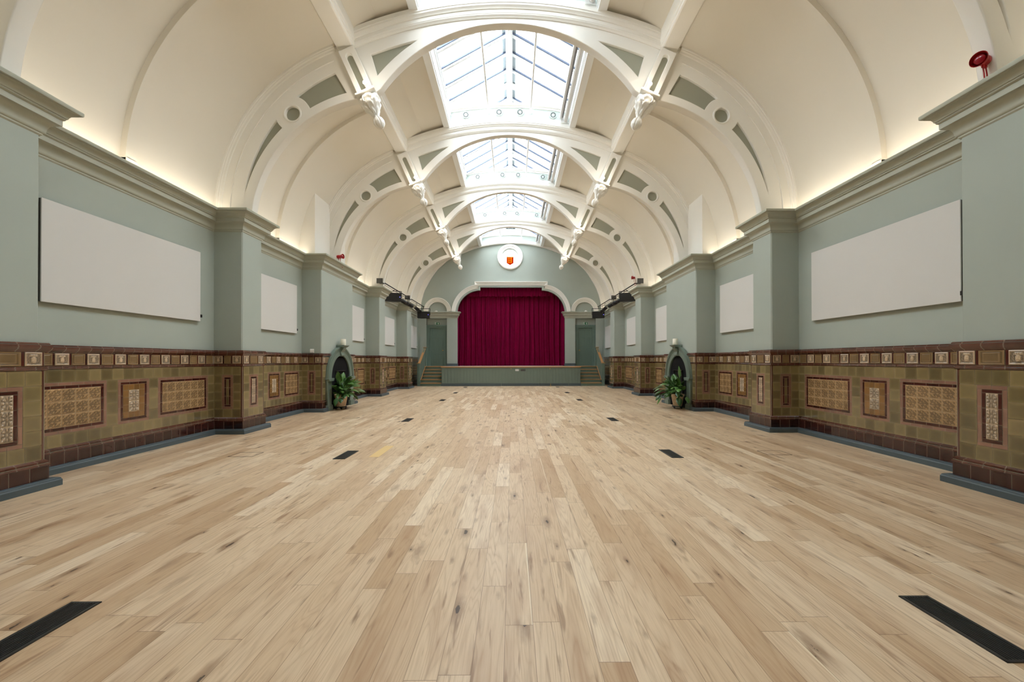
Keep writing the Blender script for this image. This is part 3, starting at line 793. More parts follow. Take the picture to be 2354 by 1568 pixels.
# ------------------------------------------------------------------ walls at both ends
bw = MB(); bw.box(-6, 6, YB - .2, YB, -.1, 9.6)
tag(bw.build('wall_back', M['wall']), 'plain sage wall behind the camera closing the hall', 'wall', kind='structure')
OC, OR = (1.80, 4.09), 1.34
def opening():
    q = arc(OC[0], OC[1], OR, .06, PI / 2, 20)
    h = [(3.14, .97)] + q + [(1.80, 5.60)]
    return h + mir(h)[::-1]
def arched(x0, x1, zb, zs):
    c, r = (x0 + x1) / 2, (x1 - x0) / 2
    return [(x0, zb), (x1, zb), (x1, zs)] + arc(c, zs, r, 0, PI, 16)[1:-1] + [(x0, zs)]
DOORH = [(3.735, 1.02), (4.94, 1.02), (4.94, 3.80), (3.735, 3.80)]
TYM = arched(3.735, 4.81, 4.19, 4.192)
ew = fill2d('wall_end', [[(-5.9, .0), (5.9, .0), (5.9, 9.0), (-5.9, 9.0)], opening()[::-1], DOORH, mir(DOORH)[::-1], TYM, mir(TYM)[::-1], arc(-.06, 7.33, .49, 0, 2 * PI * 31 / 32, 31)], xz(YE + .12), .24, M['wall'])
tag(ew, 'sage end wall around the stage with arched openings', 'wall', kind='structure')
rw = MB()
for s_ in (-1, 1):
    rw.box(min(s_ * 3.70, s_ * 4.98), max(s_ * 3.70, s_ * 4.98), YE + .235, YE + .33, 1.0, 3.9); rw.box(min(s_ * 3.6, s_ * 4.95), max(s_ * 3.6, s_ * 4.95), YE + .05, YE + .12, 4.15, 4.8)
tag(rw.build('wall_recess', M['wall']), 'recessed sage wall behind the side doors and lunettes', 'wall', kind='structure')
st = MB(); st.box(-3.4, 3.4, YE + 1.6, YE + 1.7, 0, 6.1); st.box(-3.5, -3.4, YE + .23, YE + 1.7, 0, 6.1); st.box(3.4, 3.5, YE + .23, YE + 1.7, 0, 6.1); st.box(-3.5, 3.5, YE + .23, YE + 1.7, 6.1, 6.2)  # unseen box behind the curtain, added to block the light
tag(st.build('wall_stage', plain('black_light_blocking', (.02, .02, .02, 1), .8)), 'dark stage house walls added behind the red curtain to block light', 'wall', kind='structure')
# proscenium trim
pt_ = MB(); q = arc(OC[0], OC[1], OR, .06, PI / 2, 24); h = q + [(1.80, 5.60)]; path = mir(h) + h[::-1]
path = path[:len(h)] + path[len(h):]
sweep(pt_, path, [(-.10, -.01), (-.10, .02), (-.125, .035), (-.16, .035), (-.17, .06), (-.20, .06), (-.215, .085), (-.25, .09), (-.275, .12), (-.32, .125), (-.32, 0)], lambda a, b, t: Vector((a, YE - t, b)))
PK = len(pt_.v) // len(path)
PO = [.10, .10, .125, .16, .17, .20, .215, .25, .275, .32, .32]
for i in range(len(path)):
    ax_, az_ = path[i]
    if az_ < 5.425 and len(PO) == PK:
        for j, o_ in enumerate(PO):
            x_, y_, z_ = pt_.v[i * PK + j]
            if abs(x_) < 1.80 + o_: pt_.v[i * PK + j] = (math.copysign(1.80 + o_, x_), y_, OC[1] + math.sqrt((OR + o_) ** 2 - o_ * o_))
tag(pt_.build('trim_9', M['trim'], smooth=True), 'white moulded frame around the stage opening', 'moulding', kind='structure')
for s_, n in ((-1, '10'), (1, '11')):
    m = MB(); ap = [(s_ * x, z) for x, z in arc(4.2725, 4.192, .54, 0, PI, 28)]
    if s_ > 0: ap = ap[::-1]
    else: ap = ap[::-1]
    sgn = -1 if s_ > 0 else 1
    sweep(m, ap, [(sgn * 0, 0), (sgn * 0, .03), (sgn * .05, .03), (sgn * .07, .05), (sgn * .11, .05), (sgn * .125, .075), (sgn * .18, .08), (sgn * .2, .11), (sgn * .255, .11), (sgn * .255, 0)], lambda a, b, t: Vector((a, YE - t, b)))
    tag(m.build('trim_' + n, M['trim'], smooth=True), f'white semicircular moulding over the {SN[s_]} stage door', 'moulding', kind='structure')
    # pilaster cap and door cornice
    c = MB(); k = [(x * .85, z) for x, z in CORN]
    k = [(a, b + .07) for a, b in k]
    p_ = [(s_ * 3.13, YE + .22), (s_ * 3.13, YE), (s_ * 3.74, YE), (s_ * 3.74, YE + .02)]
    p2 = [(s_ * 3.735, YE + .01), (s_ * 5.45, YE + .01)]
    k2 = [(max(0, x * .55), z + .07) for x, z in CORN]
    if s_ < 0: p_, p2 = p_[::-1], p2[::-1]
    # travelling so that the hall is on the right hand
    def rev(pp): return pp
    for pp, kk in ((p_, k), (p2, k2)):
        d = (pp[1][0] - pp[0][0], pp[1][1] - pp[0][1])
        sweep(c, pp, kk if s_ > 0 else kk, lambda a, b, t: Vector((a, b, t)))
    tag(c.build('trim_' + ('12' if s_ < 0 else '13'), M['cornice'], smooth=True), f'sage moulded capital and door cornice on the {SN[s_]} of the stage', 'cornice', kind='structure')
    b = MB(); x0, x1 = sorted((s_ * 3.115, s_ * 3.745)); b.box(x0, x1, YE - .03, YE + .25, 1.022, 1.165)
    tag(b.build('baseboard_' + SN[s_] + '_pilaster', M['grey'], bevel=.004), f'grey plinth block at the foot of the {SN[s_]} stage pilaster', 'skirting board', kind='structure')
    # rounded raised panel on the wall strip beside the stairs
    x0, x1 = sorted((s_ * 5.08, s_ * 5.33))
    def rr(x0, x1, z0, z1, r): return arc(x1 - r, z1 - r, r, 0, PI / 2, 5) + arc(x0 + r, z1 - r, r, PI / 2, PI, 5) + arc(x0 + r, z0 + r, r, PI, 1.5 * PI, 5) + arc(x1 - r, z0 + r, r, 1.5 * PI, 2 * PI, 5)
    o = fill2d('wall_hatch', [rr(x0, x1, 1.68, 2.66, .06)], xz(YE - .012), .03, M['wall'], bevel=.006)
    tag(o, f'tall rounded sage panel on the wall strip left of the left stage door' if s_ < 0 else 'tall rounded sage panel on the wall strip right of the right stage door', 'wall panel', 'rounded panels beside the stage doors')
# round window
wr = thing('window_3', 'round white framed window with a red and gold shield high on the end wall', 'window', (-.06, YE, 7.365), kind='structure')
m = MB(); m.lathe([(.745, .0), (.745, -.05), (.735, -.08), (.70, -.10), (.66, -.105), (.62, -.09), (.605, -.06), (.57, -.05), (.53, -.055), (.50, -.04), (.49, .0), (.48, .2)], (-.06, YE, 7.365), 'y', 56, cap=False); m.build('window_frame', M['trim'], wr, smooth=True)
m = MB(); m.lathe([(.0, .185), (.50, .185)], (-.06, YE, 7.33), 'y', 48, cap=False); m.build('pane', M['frost'], wr, recalc=False)
sh = [(-.205, .27), (.205, .27), (.205, -.13), (0, -.25), (-.205, -.13)]
lion = [(-.14, -.03), (-.13, .02), (-.15, .05), (-.10, .035), (-.04, .03), (.03, .03), (.06, .055), (.10, .05), (.12, .025), (.09, .012), (.13, -.005), (.08, -.008), (.07, -.04), (.045, -.04), (.04, -.01), (-.03, -.008), (-.04, -.04), (-.07, -.04), (-.075, -.005), (-.10, -.01), (-.12, -.035)]
LN = [[(-.06 + a * 1.1, z + b * 1.15) for a, b in lion] for z in (7.315, 7.205, 7.095)]
chief = [(-.245, 7.395), (.125, 7.395), (.125, 7.438), (-.245, 7.438)]
so = fill2d('shield', [[(-.06 + a, 7.175 + b) for a, b in sh]] + LN + [chief], xz(YE + .17), .015, stained('red_stained_glass', (.30, .062, .028, 1)), wr)
M['gold'] = stained('gold_stained_glass', (.42, .21, .032, 1))
for lp in LN: fill2d('gold_lion', [lp], xz(YE + .17), .012, M['gold'], so)
fill2d('gold_chief', [chief], xz(YE + .17), .012, stained('pale_gold_glass', (.5, .42, .28, 1)), so)
# doors
for s_, n in ((-1, '1'), (1, '2')):
    side = SN[s_]
    d = thing('door_' + n, f'dark green six panel door to the {side} of the stage', 'door', (s_ * 4.335, YE + .2, 1.02), kind='structure')
    x0, x1 = (3.945, 4.745); Yd = YE + .20
    def mx(a): return s_ * a
    fr = fill2d('door_frame', [[(mx(3.76), 1.02), (mx(4.93), 1.02), (mx(4.93), 3.40), (mx(3.76), 3.40)], [(mx(x0), 1.03), (mx(x1), 1.03), (mx(x1), 3.245), (mx(x0), 3.245)]], xz(Yd - .03), .09, M['green'], d, bevel=.008)
    fill2d('architrave', [[(mx(3.74), 1.02), (mx(4.945), 1.02), (mx(4.945), 3.41), (mx(3.74), 3.41)], [(mx(3.83), 1.03), (mx(4.86), 1.03), (mx(4.86), 3.32), (mx(3.83), 3.32)]], xz(Yd - .08), .04, M['green'], d, bevel=.01)
    W_ = x1 - x0; holes = []
    for c0, c1 in ((x0 + .11, x0 + .36), (x0 + .46, x1 - .11)):
        for z0, z1 in ((1.22, 1.70), (1.90, 2.66), (2.78, 3.12)): holes.append([(mx(c0), z0), (mx(c1), z0), (mx(c1), z1), (mx(c0), z1)])
    lf = fill2d('door_leaf', [[(mx(x0), 1.025), (mx(x1), 1.025), (mx(x1), 3.245), (mx(x0), 3.245)]] + holes, xz(Yd + .005), .04, M['green'], d, bevel=.006)
    pm = MB()
    for hq in holes:
        xs_ = sorted((hq[0][0], hq[1][0])); pm.box(xs_[0] - .01, xs_[1] + .01, Yd, Yd + .015, hq[0][1] - .01, hq[2][1] + .01); pm.box(xs_[0] + .05, xs_[1] - .05, Yd - .008, Yd, hq[0][1] + .05, hq[2][1] - .05)
    pm.build('door_panels', M['green'], lf, bevel=.005)
    kb = MB(); kx = mx(x0 + .055); kb.lathe([(.03, 0), (.03, -.008), (.012, -.012), (.012, -.04), (.028, -.055), (.032, -.07), (.022, -.085), (0, -.088)], (kx, Yd - .015, 1.93), 'y', 14); kb.build('door_knob', M['brass'], lf, smooth=True)['label'] = 'brass door knob'
    # exit sign
    sg = thing('exit_sign', f'green and white emergency exit sign above the {side} stage door', 'exit sign', (s_ * 4.35, YE + .2, 3.51), 'exit signs')
    m = MB(); xa = s_ * 4.355; m.box(xa - .16, xa + .16, YE + .215, YE + .235, 3.43, 3.585); m.build('sign_plate', plain('sign_white_edge', (.75, .8, .72, 1), .4), sg)
    m = MB(); m.box(xa - .15, xa + .15, YE + .208, YE + .216, 3.438, 3.577); m.build('sign_face', plain('sign_green', (.0, .16, .06, 1), .4), sg)
    F = xz(YE + .204)
    wm = plain('sign_white', (.85, .9, .85, 1), .4)
    fill2d('arrow', [[(xa + .075, 3.565), (xa + .125, 3.515), (xa + .098, 3.515), (xa + .098, 3.45), (xa + .052, 3.45), (xa + .052, 3.515), (xa + .025, 3.515)]], F, .006, wm, sg)
    fill2d('doorway', [[(xa - .125, 3.45), (xa - .03, 3.45), (xa - .03, 3.567), (xa - .125, 3.567)]], F, .006, wm, sg)
    G2 = plain('sign_green_figure', (.0, .16, .06, 1), .4)
    fm = [(xa - .09, 3.535), (xa - .06, 3.54), (xa - .045, 3.515), (xa - .062, 3.515), (xa - .07, 3.50), (xa - .05, 3.475), (xa - .06, 3.455), (xa - .075, 3.485), (xa - .10, 3.455), (xa - .11, 3.46), (xa - .09, 3.495), (xa - .092, 3.515), (xa - .11, 3.505)]
    fill2d('running_figure', [fm], xz(YE + .199), .006, G2, sg)
    # little dome light on the cornice
    m = MB(); m.lathe([(.085, 0), (.085, .02), (.07, .05), (.04, .07), (0, .075)], (s_ * 4.33 + (0.02 if s_ > 0 else -.02), YE - .04, 4.168), n=16)
    tag(m.build('dome_sensor', M['white'], smooth=True), f'small white dome sensor on the cornice over the {side} stage door', 'sensor', 'dome sensors over the stage doors')

# ------------------------------------------------------------------ stage, steps
SY, SZ = 21.24, 1.02
sg = thing('stage', 'raised stage with green boarded front and pale oak edge', 'stage', (0, SY, 0))
m = MB(); m.box(-3.62, 3.62, SY + .015, YE - .004, .0, SZ - .03); m.build('stage_base', M['stagegreen'], sg)
m = MB(); x = -3.63
while x < 3.62:
    w = min(.166, 3.63 - x); m.box(x + .003, x + w - .003, SY, SY + .02, .14, SZ - .045); x += .166
m.build('board_front', M['stagegreen'], sg, bevel=.004)
m = MB()
for a, b in ((-3.66, -.52), (-.50, 1.45), (1.47, 2.99), (3.01, 3.66)): m.box(a, b, SY - .02, SY + .03, 0, .14)
m.build('stage_plinth', M['grey'], sg, bevel=.004)
def deckmat():
    t = NT('stage_boards'); n = t.noise(t.pos(), 2.5, 4); return t.fin(t.mix(n, rgb(176, 158, 148), rgb(200, 184, 172)), .5, .3)
m = MB(); m.box(-3.64, 3.64, SY + .06, YE - .034, SZ - .03, SZ); m.box(-3.10, 3.10, YE - .034, YE + 1.58, SZ - .03, SZ); m.build('stage_deck', deckmat(), sg)
m = MB(); m.box(-3.66, 3.66, SY - .035, SY + .065, SZ - .05, SZ); m.build('stage_nosing', M['oak'], sg, bevel=.008)
m = MB(); m.box(.22, .40, SY - .013, SY - .001, .78, .885); o = m.build('socket_plate', M['white'], bevel=.004)
S_ = {}
tag(o, 'white double socket plate on the green stage front', 'socket')
m = MB()
for i in range(3):
    for j in range(2): m.box(.235 + i * .053, .272 + i * .053, SY - .014, SY - .011, .79 + j * .048, .826 + j * .048)
m.build('socket_inset', plain('socket_grey', (.45, .47, .5, 1), .4), o)
m = MB(); m.box(.50, .745, SY - .013, SY - .001, .785, .875); o = m.build('socket_plate', M['dark'], bevel=.004); tag(o, 'black connector plate with sockets on the green stage front', 'connector plate')
m = MB()
for i in range(5): m.lathe([(.016, 0), (.016, -.004), (.010, -.004), (.010, .0)], (.53 + i * .046, SY - .012, .83), 'y', 12)
m.build('connector_ring', M['steel'], o)
for x_, lab in ((.0, 'small brass catch near the middle of the stage front, under the oak edge'), (2.03, 'small brass catch right of the sockets, under the oak edge of the stage')):
    m = MB(); m.box(x_ - .02, x_ + .02, SY - .014, SY - .001, .885, .93); m.lathe([(.012, 0), (.012, -.02), (0, -.024)], (x_, SY - .012, .905), 'y', 10)
    tag(m.build('brass_catch', M['brass']), lab, 'catch', 'brass catches on the stage front')
m = MB(); m.tube([(2.06, SY - .06, 0), (2.06, SY - .06, .13)], .014, 10); m.lathe([(.10, 0), (.10, .006), (.03, .012)], (2.06, SY - .13, 0), n=16)
tag(m.build('floor_bolt', M['brass'], smooth=True), 'brass bolt standing on the floor against the grey stage plinth', 'bolt')
# steps
oakl = M['oak']
def steps(s_):
    side = SN[s_]
    r = thing('stage_steps', f'green steps with oak treads going up to the {side} stage door', 'steps', (s_ * 4.2, SY, 0), 'steps beside the stage')
    run, rise = .272, .17
    X0, X1 = 3.665, 4.745
    bx = lambda m, a, b, y0, y1, z0, z1: m.box(min(s_ * a, s_ * b), max(s_ * a, s_ * b), y0, y1, z0, z1)
    for k in range(6):
        m = MB(); y0 = SY + run * k; bx(m, X0, X1, y0, YE + .2 if k == 5 else SY + run * (k + 1) + .02, 0 if k == 0 else rise * k - .01, rise * (k + 1) - .03); m.build('riser', M['green'], r)
        m = MB(); bx(m, X0, X1, y0 - .03, YE + .2 if k == 5 else y0 + run + .01, rise * (k + 1) - .03, rise * (k + 1)); m.build('tread', oakl, r, bevel=.008)
    # solid balustrade with raked top, newels and rail
    poly = [(SY + .02, 0), (SY + 1.52, 0), (SY + 1.52, 2.0), (SY + 1.36, 1.97), (SY + .12, 1.16), (SY + .02, 1.16)]
    m = MB(); m.prism(poly, lambda a, b, t: Vector((s_ * t, a, b)), 4.79, 4.86); m.build('balustrade_panel', M['green'], r)
    m = MB(); bx(m, 4.755, 4.895, SY - .03, SY + .10, 0, 1.18); m.build('newel', M['green'], r, bevel=.004)
    m = MB(); bx(m, 4.755, 4.895, SY + 1.46, SY + 1.60, 0, 2.06); m.build('newel', M['green'], r, bevel=.004)
    m = MB(); bx(m, 4.735, 4.915, SY - .05, SY + .15, 1.18, 1.215)
    bx(m, 4.735, 4.915, SY + 1.44, SY + 1.62, 2.06, 2.09)
    m.prism([(SY + .10, 1.16), (SY + 1.46, 1.96), (SY + 1.46, 2.01), (SY + .10, 1.21)], lambda a, b, t: Vector((s_ * t, a, b)), 4.765, 4.885); m.build('handrail', oakl, r)
    m = MB(); saw = []
    for k in range(5): saw += [(SY + run * k + .26, rise * (k + 1) + .16), (SY + run * (k + 1) + .10, rise * (k + 1) + .19)]
    low_ = [(a + .02, b - .05) for a, b in saw[::-1]]
    m.prism(saw + low_, lambda a, b, t: Vector((s_ * t, a, b)), 4.765, 4.79); m.build('stair_trim', oakl, r)
steps(-1); steps(1)

# stage curtains
def drape(name, label, xa, xb, z0, z1, y, amp, per, seed, flare=0, scallop=0):
    rr = random.Random(seed); ph = [rr.uniform(0, 6.28) for _ in range(6)]; fr = [rr.uniform(.75, 1.3) for _ in range(6)]
    m = MB(); W_ = abs(xb - xa); nu = int(W_ / .018)
    def f(u, v):
        x = xa + (xb - xa) * u; z = z0 + (z1 - z0) * v
        w = x + .03 * math.sin(x * 2.3 + ph[4]) + .035 * math.sin(z * 1.1 + x * 1.7) * (1 - v)
        q = 2 * PI * w / per
        d = math.sin(q + .9 * math.sin(w * 3.1 * fr[0] + ph[0])) * .6 + .35 * math.sin(q * 1.9 * fr[1] + ph[1]) + .25 * math.sin(q * .47 + ph[2])
        z_ = z + (scallop * abs(math.sin(x * PI / .30)) * (1 - v) if scallop else 0)
        return (x, y - amp * d * (1 + .25 * (1 - v)), z_)
    m.grid(f, nu, 14)
    m.grid(lambda u, v: tuple(Vector(f(u, v)) + Vector((0, .012, 0))), nu, 14)
    return m
m = drape('', '', -3.28, -.10, 1.03, 5.72, YE + .50, .085, .30, 3)
tag(m.build('stage_curtain', M['velvet'], smooth=True, recalc=False), 'crimson velvet stage curtain, the half left of the centre parting', 'curtain', 'crimson stage curtains')
m = drape('', '', -.16, 3.28, 1.03, 5.72, YE + .64, .085, .30, 11)
tag(m.build('stage_curtain', M['velvet'], smooth=True, recalc=False), 'crimson velvet stage curtain, the half right of the centre parting', 'curtain', 'crimson stage curtains')
m = drape('', '', -3.2, 3.2, 5.08, 5.74, YE + .34, .035, .17, 21, scallop=.07)
tag(m.build('curtain_pelmet', M['velvet'], smooth=True, recalc=False), 'short gathered crimson pelmet across the top of the stage curtains', 'pelmet')

# ------------------------------------------------------------------ acoustic panels
BAYS = [(4.335, 7.55), (8.134, 10.67), (12.735, 15.296), (15.97, 19.333), (20.07, 23.63)]
PAN = [(4.755, 7.157), (8.47, 10.34), (13.04, 14.99), (16.47, 18.832), (20.5, 23.214)]
BN = ['in the bay nearest the camera', 'in the bay before the fireplace', 'in the bay beyond the fireplace', 'in the fourth bay from the camera', 'in the last bay before the stage']
for sx in (-1, 1):
    for i, (a, b) in enumerate(PAN):
        t = thing('acoustic_panel', f'white fabric acoustic panel on the {SN[sx]} wall {BN[i]}', 'acoustic panel', (sx * 5.40, (a + b) / 2, 2.63), 'white acoustic panels')
        x0, x1 = sorted((sx * 5.385, sx * 5.400)); m = MB(); m.box(x0, x1, a, b, 2.03, 3.24); m.build('fabric_face', M['panel'], t, bevel=.004)
        x0, x1 = sorted((sx * 5.40, sx * 5.425)); m = MB(); m.box(x0, x1, a + .004, b - .004, 2.034, 3.236); m.build('panel_frame', M['edge'], t)
        x0, x1 = sorted((sx * 5.425, sx * 5.438))
        for yy in (a + .3, b - .35): m = MB(); m.box(x0, x1, yy, yy + .06, 2.1, 3.15); m.build('wall_batten', M['steel'], t)
        yy = a - .03 if sx > 0 else b; x0, x1 = sorted((sx * 5.375, sx * 5.41)); m = MB(); m.box(x0, x1, yy, yy + .03, 2.10, 2.15); m.build('clamp', M['dark'], t)['label'] = 'small dark clamp'

# ------------------------------------------------------------------ floor grilles and traps
VY = [(1.775, 2.28), (5.54, 6.045), (8.92, 9.42), (13.46, 13.95), (16.6, 17.1), (20.1, 20.62)]
VN = ['nearest the camera', 'second from the camera', 'third from the camera', 'fourth from the camera', 'fifth from the camera', 'closest to the stage']
v0 = None
for sx in (-1, 1):
    xc = -2.285 if sx < 0 else 2.335
    for i, (a, b) in enumerate(VY):
        lab = f'black floor grille in the {SN[sx]} row, {VN[i]}'
        loc = (xc, (a + b) / 2, 0)
        if v0 is None:
            v0 = t = thing('floor_grille', lab, 'floor grille', loc, 'black floor grilles'); yc = loc[1]; hw, hl = .083, .2525
            m = MB(); m.box(xc - hw, xc + hw, yc - hl, yc + hl, .0004, .0012); m.build('grille_pan', M['soot'], t)
            m = MB()
            for x0, x1, y0, y1 in ((-hw, -hw + .014, -hl, hl), (hw - .014, hw, -hl, hl), (-hw, hw, -hl, -hl + .014), (-hw, hw, hl - .014, hl)): m.box(xc + x0, xc + x1, yc + y0, yc + y1, .0004, .006)
            m.build('grille_frame', M['vent'], t)
            m = MB()
            for k in range(10): x_ = xc - .066 + k * .0147; m.box(x_ - .0038, x_ + .0038, yc - hl + .014, yc + hl - .014, .001, .0052)
            m.build('grille_bars', M['vent'], t)
        else: dup(v0, loc, lab)
brassd = plain('dark_brass_rim', (.07, .06, .05, 1), .5, .3)
for x0, x1, y0, y1, lab in ((-3.895, -3.555, 5.70, 5.97, 'square floor box with thin metal rim by the second left pier'), (-3.875, -3.52, 9.44, 9.62, 'square floor box with thin metal rim before the left fireplace'),
                            (3.67, 4.015, 5.69, 5.955, 'square floor box with thin metal rim by the second right pier'), (3.68, 4.005, 9.47, 9.755, 'square floor box with thin metal rim before the right fireplace')):
    t = thing('floor_box', lab, 'floor box', ((x0 + x1) / 2, (y0 + y1) / 2, 0), 'wood topped floor boxes')
    m = MB(); m.box(x0, x1, y0, y1, .0003, .0012); m.build('box_lid', M['floor'], t)
    m = MB(); w = .007
    for a in ((x0, x0 + w, y0, y1), (x1 - w, x1, y0, y1), (x0, x1, y0, y0 + w), (x0, x1, y1 - w, y1)): m.box(*a, .0006, .003)
    m.build('box_rim', brassd, t)

# ------------------------------------------------------------------ fireplaces
FY = 11.70
def fireplace(s_):
    side = SN[s_]
    r = thing('fireplace_surround', f'green painted arched fireplace surround on the {side} chimney breast', 'fireplace', (s_ * 4.88, FY, 0), 'arched fireplace surrounds')
    fn = lambda a, b, t: Vector((s_ * (4.865 - t), FY + a, b))
    ri, ro, zs = .62, .87, .86
    out = [(ro, .13)] + arc(0, zs, ro, 0, PI, 40) + [(-ro, .13)]
    inn_ = [(-ri, .13)] + arc(0, zs, ri, PI, 0, 40) + [(ri, .13)]
    fill2d('arch', [out + inn_], fn, .07, M['greenfp'], r, bevel=.006)
    m = MB(); ap = arc(0, zs, ro, 0, PI, 40)
    sweep(m, ap, [(.0, .03), (.0, .06), (-.03, .06), (-.04, .05), (-.055, .05), (-.06, .03)], fn)
    sweep(m, arc(0, zs, ro - .10, 0, PI, 40), [(.006, .03), (.004, .045), (-.004, .045), (-.006, .03)], fn)
    m.build('arch_moulding', M['greenfp'], r, smooth=True)
    for q in (-1, 1):
        m = MB(); y0, y1 = sorted((q * (ri - .015), q * (ro + .02))); xa, xb = sorted((s_ * 4.90, s_ * 4.80)); m.box(xa, xb, FY + y0, FY + y1, 0, .13); m.prism([(y0, .13), (y1, .13), (y1 - .015, .15), (y0 + .015, .15)], lambda a, b, t: Vector((s_ * t, FY + a, b)), 4.81, 4.89); m.build('plinth_block', M['greenfp'], r, bevel=.004)
        m = MB(); y0, y1 = sorted((q * (ri - .05), q * (ro + .03)))
        m.prism([(y0 + .04, .785), (y1 - .02, .785), (y1 - .01, .82), (y1, .835), (y1, .865), (y0, .865), (y0, .835), (y0 + .02, .82)], lambda a, b, t: Vector((s_ * t, FY + a, b)), 4.78, 4.90); m.build('impost', M['greenfp'], r, bevel=.004)
    # keystone console and shelf
    m = MB(); prof = [(4.90, 1.46), (4.80, 1.46), (4.775, 1.49), (4.79, 1.54), (4.80, 1.58), (4.77, 1.63), (4.735, 1.68), (4.735, 1.725), (4.90, 1.725)]
    m.prism(prof, lambda a, b, t: Vector((s_ * a, FY + t, b)), -.105, .105); m.build('keystone', M['greenfp'], r, bevel=.006)
    m = MB(); m.prism([(4.91, 1.725), (4.74, 1.725), (4.70, 1.75), (4.68, 1.765), (4.68, 1.78), (4.91, 1.78)], lambda a, b, t: Vector((s_ * a, FY + t, b)), -.17, .17); m.build('shelf', M['greenfp'], r)
    # black cast-iron insert set back in the opening
    m = MB(); cav = [(-ri, .0)] + arc(0, zs, ri, PI, 0, 24) + [(ri, 0)]
    b0 = [(a * 1.01, b * 1.005) for a, b in cav]
    n = len(cav); f3 = lambda a, b, x: Vector((s_ * x, FY + a, b))
    m.add([f3(a, b, 4.875) for a, b in b0], [tuple(range(n))])
    m.build('firebox', M['soot'], r)
    m = MB(); m.box(min(s_ * 4.835, s_ * 4.87), max(s_ * 4.835, s_ * 4.87), FY - .3, FY + .3, 1.04, 1.055); m.box(min(s_ * 4.845, s_ * 4.87), max(s_ * 4.845, s_ * 4.87), FY - .31, FY - .295, .0, 1.05); m.box(min(s_ * 4.845, s_ * 4.87), max(s_ * 4.845, s_ * 4.87), FY + .295, FY + .31, 0, 1.05)
    m.build('insert_frame', plain('black_iron', (.02, .02, .021, 1), .4), r)
    # candle
    m = MB(); m.lathe([(.072, 0), (.075, .004), (.075, .165), (.068, .178), (.05, .172), (.02, .165), (0, .164)], (s_ * 4.785, FY - .03 * 0, 1.7805), n=28)
    c = m.build('pillar_candle', M['wax'], smooth=True); tag(c, f'cream pillar candle on the shelf above the {side} fireplace', 'candle', 'pillar candles on the fireplaces')
    m = MB(); m.tube([(s_ * 4.785, FY, 1.943), (s_ * 4.785, FY, 1.96)], .003, 6); m.build('wick', M['dark'], c)
for s_ in (-1, 1): fireplace(s_)
# chimney flue casing on the vault above each breast
for s_ in (-1, 1):
    m = MB(); z1 = VC[1] + math.sqrt(VR ** 2 - (5.14 - VC[0]) ** 2)
    x0, x1 = sorted((s_ * 5.13, s_ * 5.62)); m.box(x0, x1, 10.74, 12.66, 4.02, z1 + .3)
    tag(m.build('trim_' + ('14' if s_ < 0 else '15'), M['rib']), f'boxed white flue casing above the {SN[s_]} chimney breast', 'flue casing', kind='structure')

# potted plants
def leaf(m, base, d, L, W, droop, twist, tone, stem, lim=None):
    """arching petiole then a broad pointed blade"""
    d = Vector(d).normalized(); side = d.cross(Vector((0, 0, 1)));
    if side.length < .01: side = Vector((1, 0, 0))
    side.normalize(); p = Vector(base); pts = [p.copy()]; up = d.copy()
    n = 12; ds = (L + stem) / n; dirs = []
    for k in range(n):
        t = (k + 1) / n
        up = (up + Vector((0, 0, -1)) * droop * ds * (1.0 + 2.6 * t * t)).normalized(); p = p + up * ds
        if lim and p.x * lim > 4.71: p.x = lim * (4.71 - .02 * R.random()); up.x *= .2
        pts.append(p.copy()); dirs.append(up.copy())
    dirs = [dirs[0]] + dirs
    ks = max(1, int(round(n * stem / (L + stem))))
    m.tube([pts[k] for k in range(ks + 1)], .0045, 5, 1)
    rows = []
    for k in range(ks, n + 1):
        t = (k - ks) / (n - ks); w = W * (math.sin(PI * t ** .72) ** .85) if 0 < t < 1 else 0.001
        dd = dirs[k]; sd = (side + dd.cross(side) * twist).normalized(); nm = sd.cross(dd)
        rows.append([pts[k] + sd * w + nm * (-.25 * w), pts[k] + sd * w * .5 - nm * .02 * 0, pts[k], pts[k] - sd * w * .5, pts[k] - sd * w + nm * (-.25 * w)])
    b = len(m.v)
    for r_ in rows: m.v.extend([tuple(q) for q in r_])
    for k in range(len(rows) - 1):
        for j in range(4):
            m.f.append([b + k * 5 + j, b + k * 5 + j + 1, b + (k + 1) * 5 + j + 1, b + (k + 1) * 5 + j]); m.m.append(0); m.tone.append(tone)
            m.uv.append(((j / 4, k / 10), ((j + 1) / 4, k / 10), ((j + 1) / 4, (k + 1) / 10), (j / 4, (k + 1) / 10)))
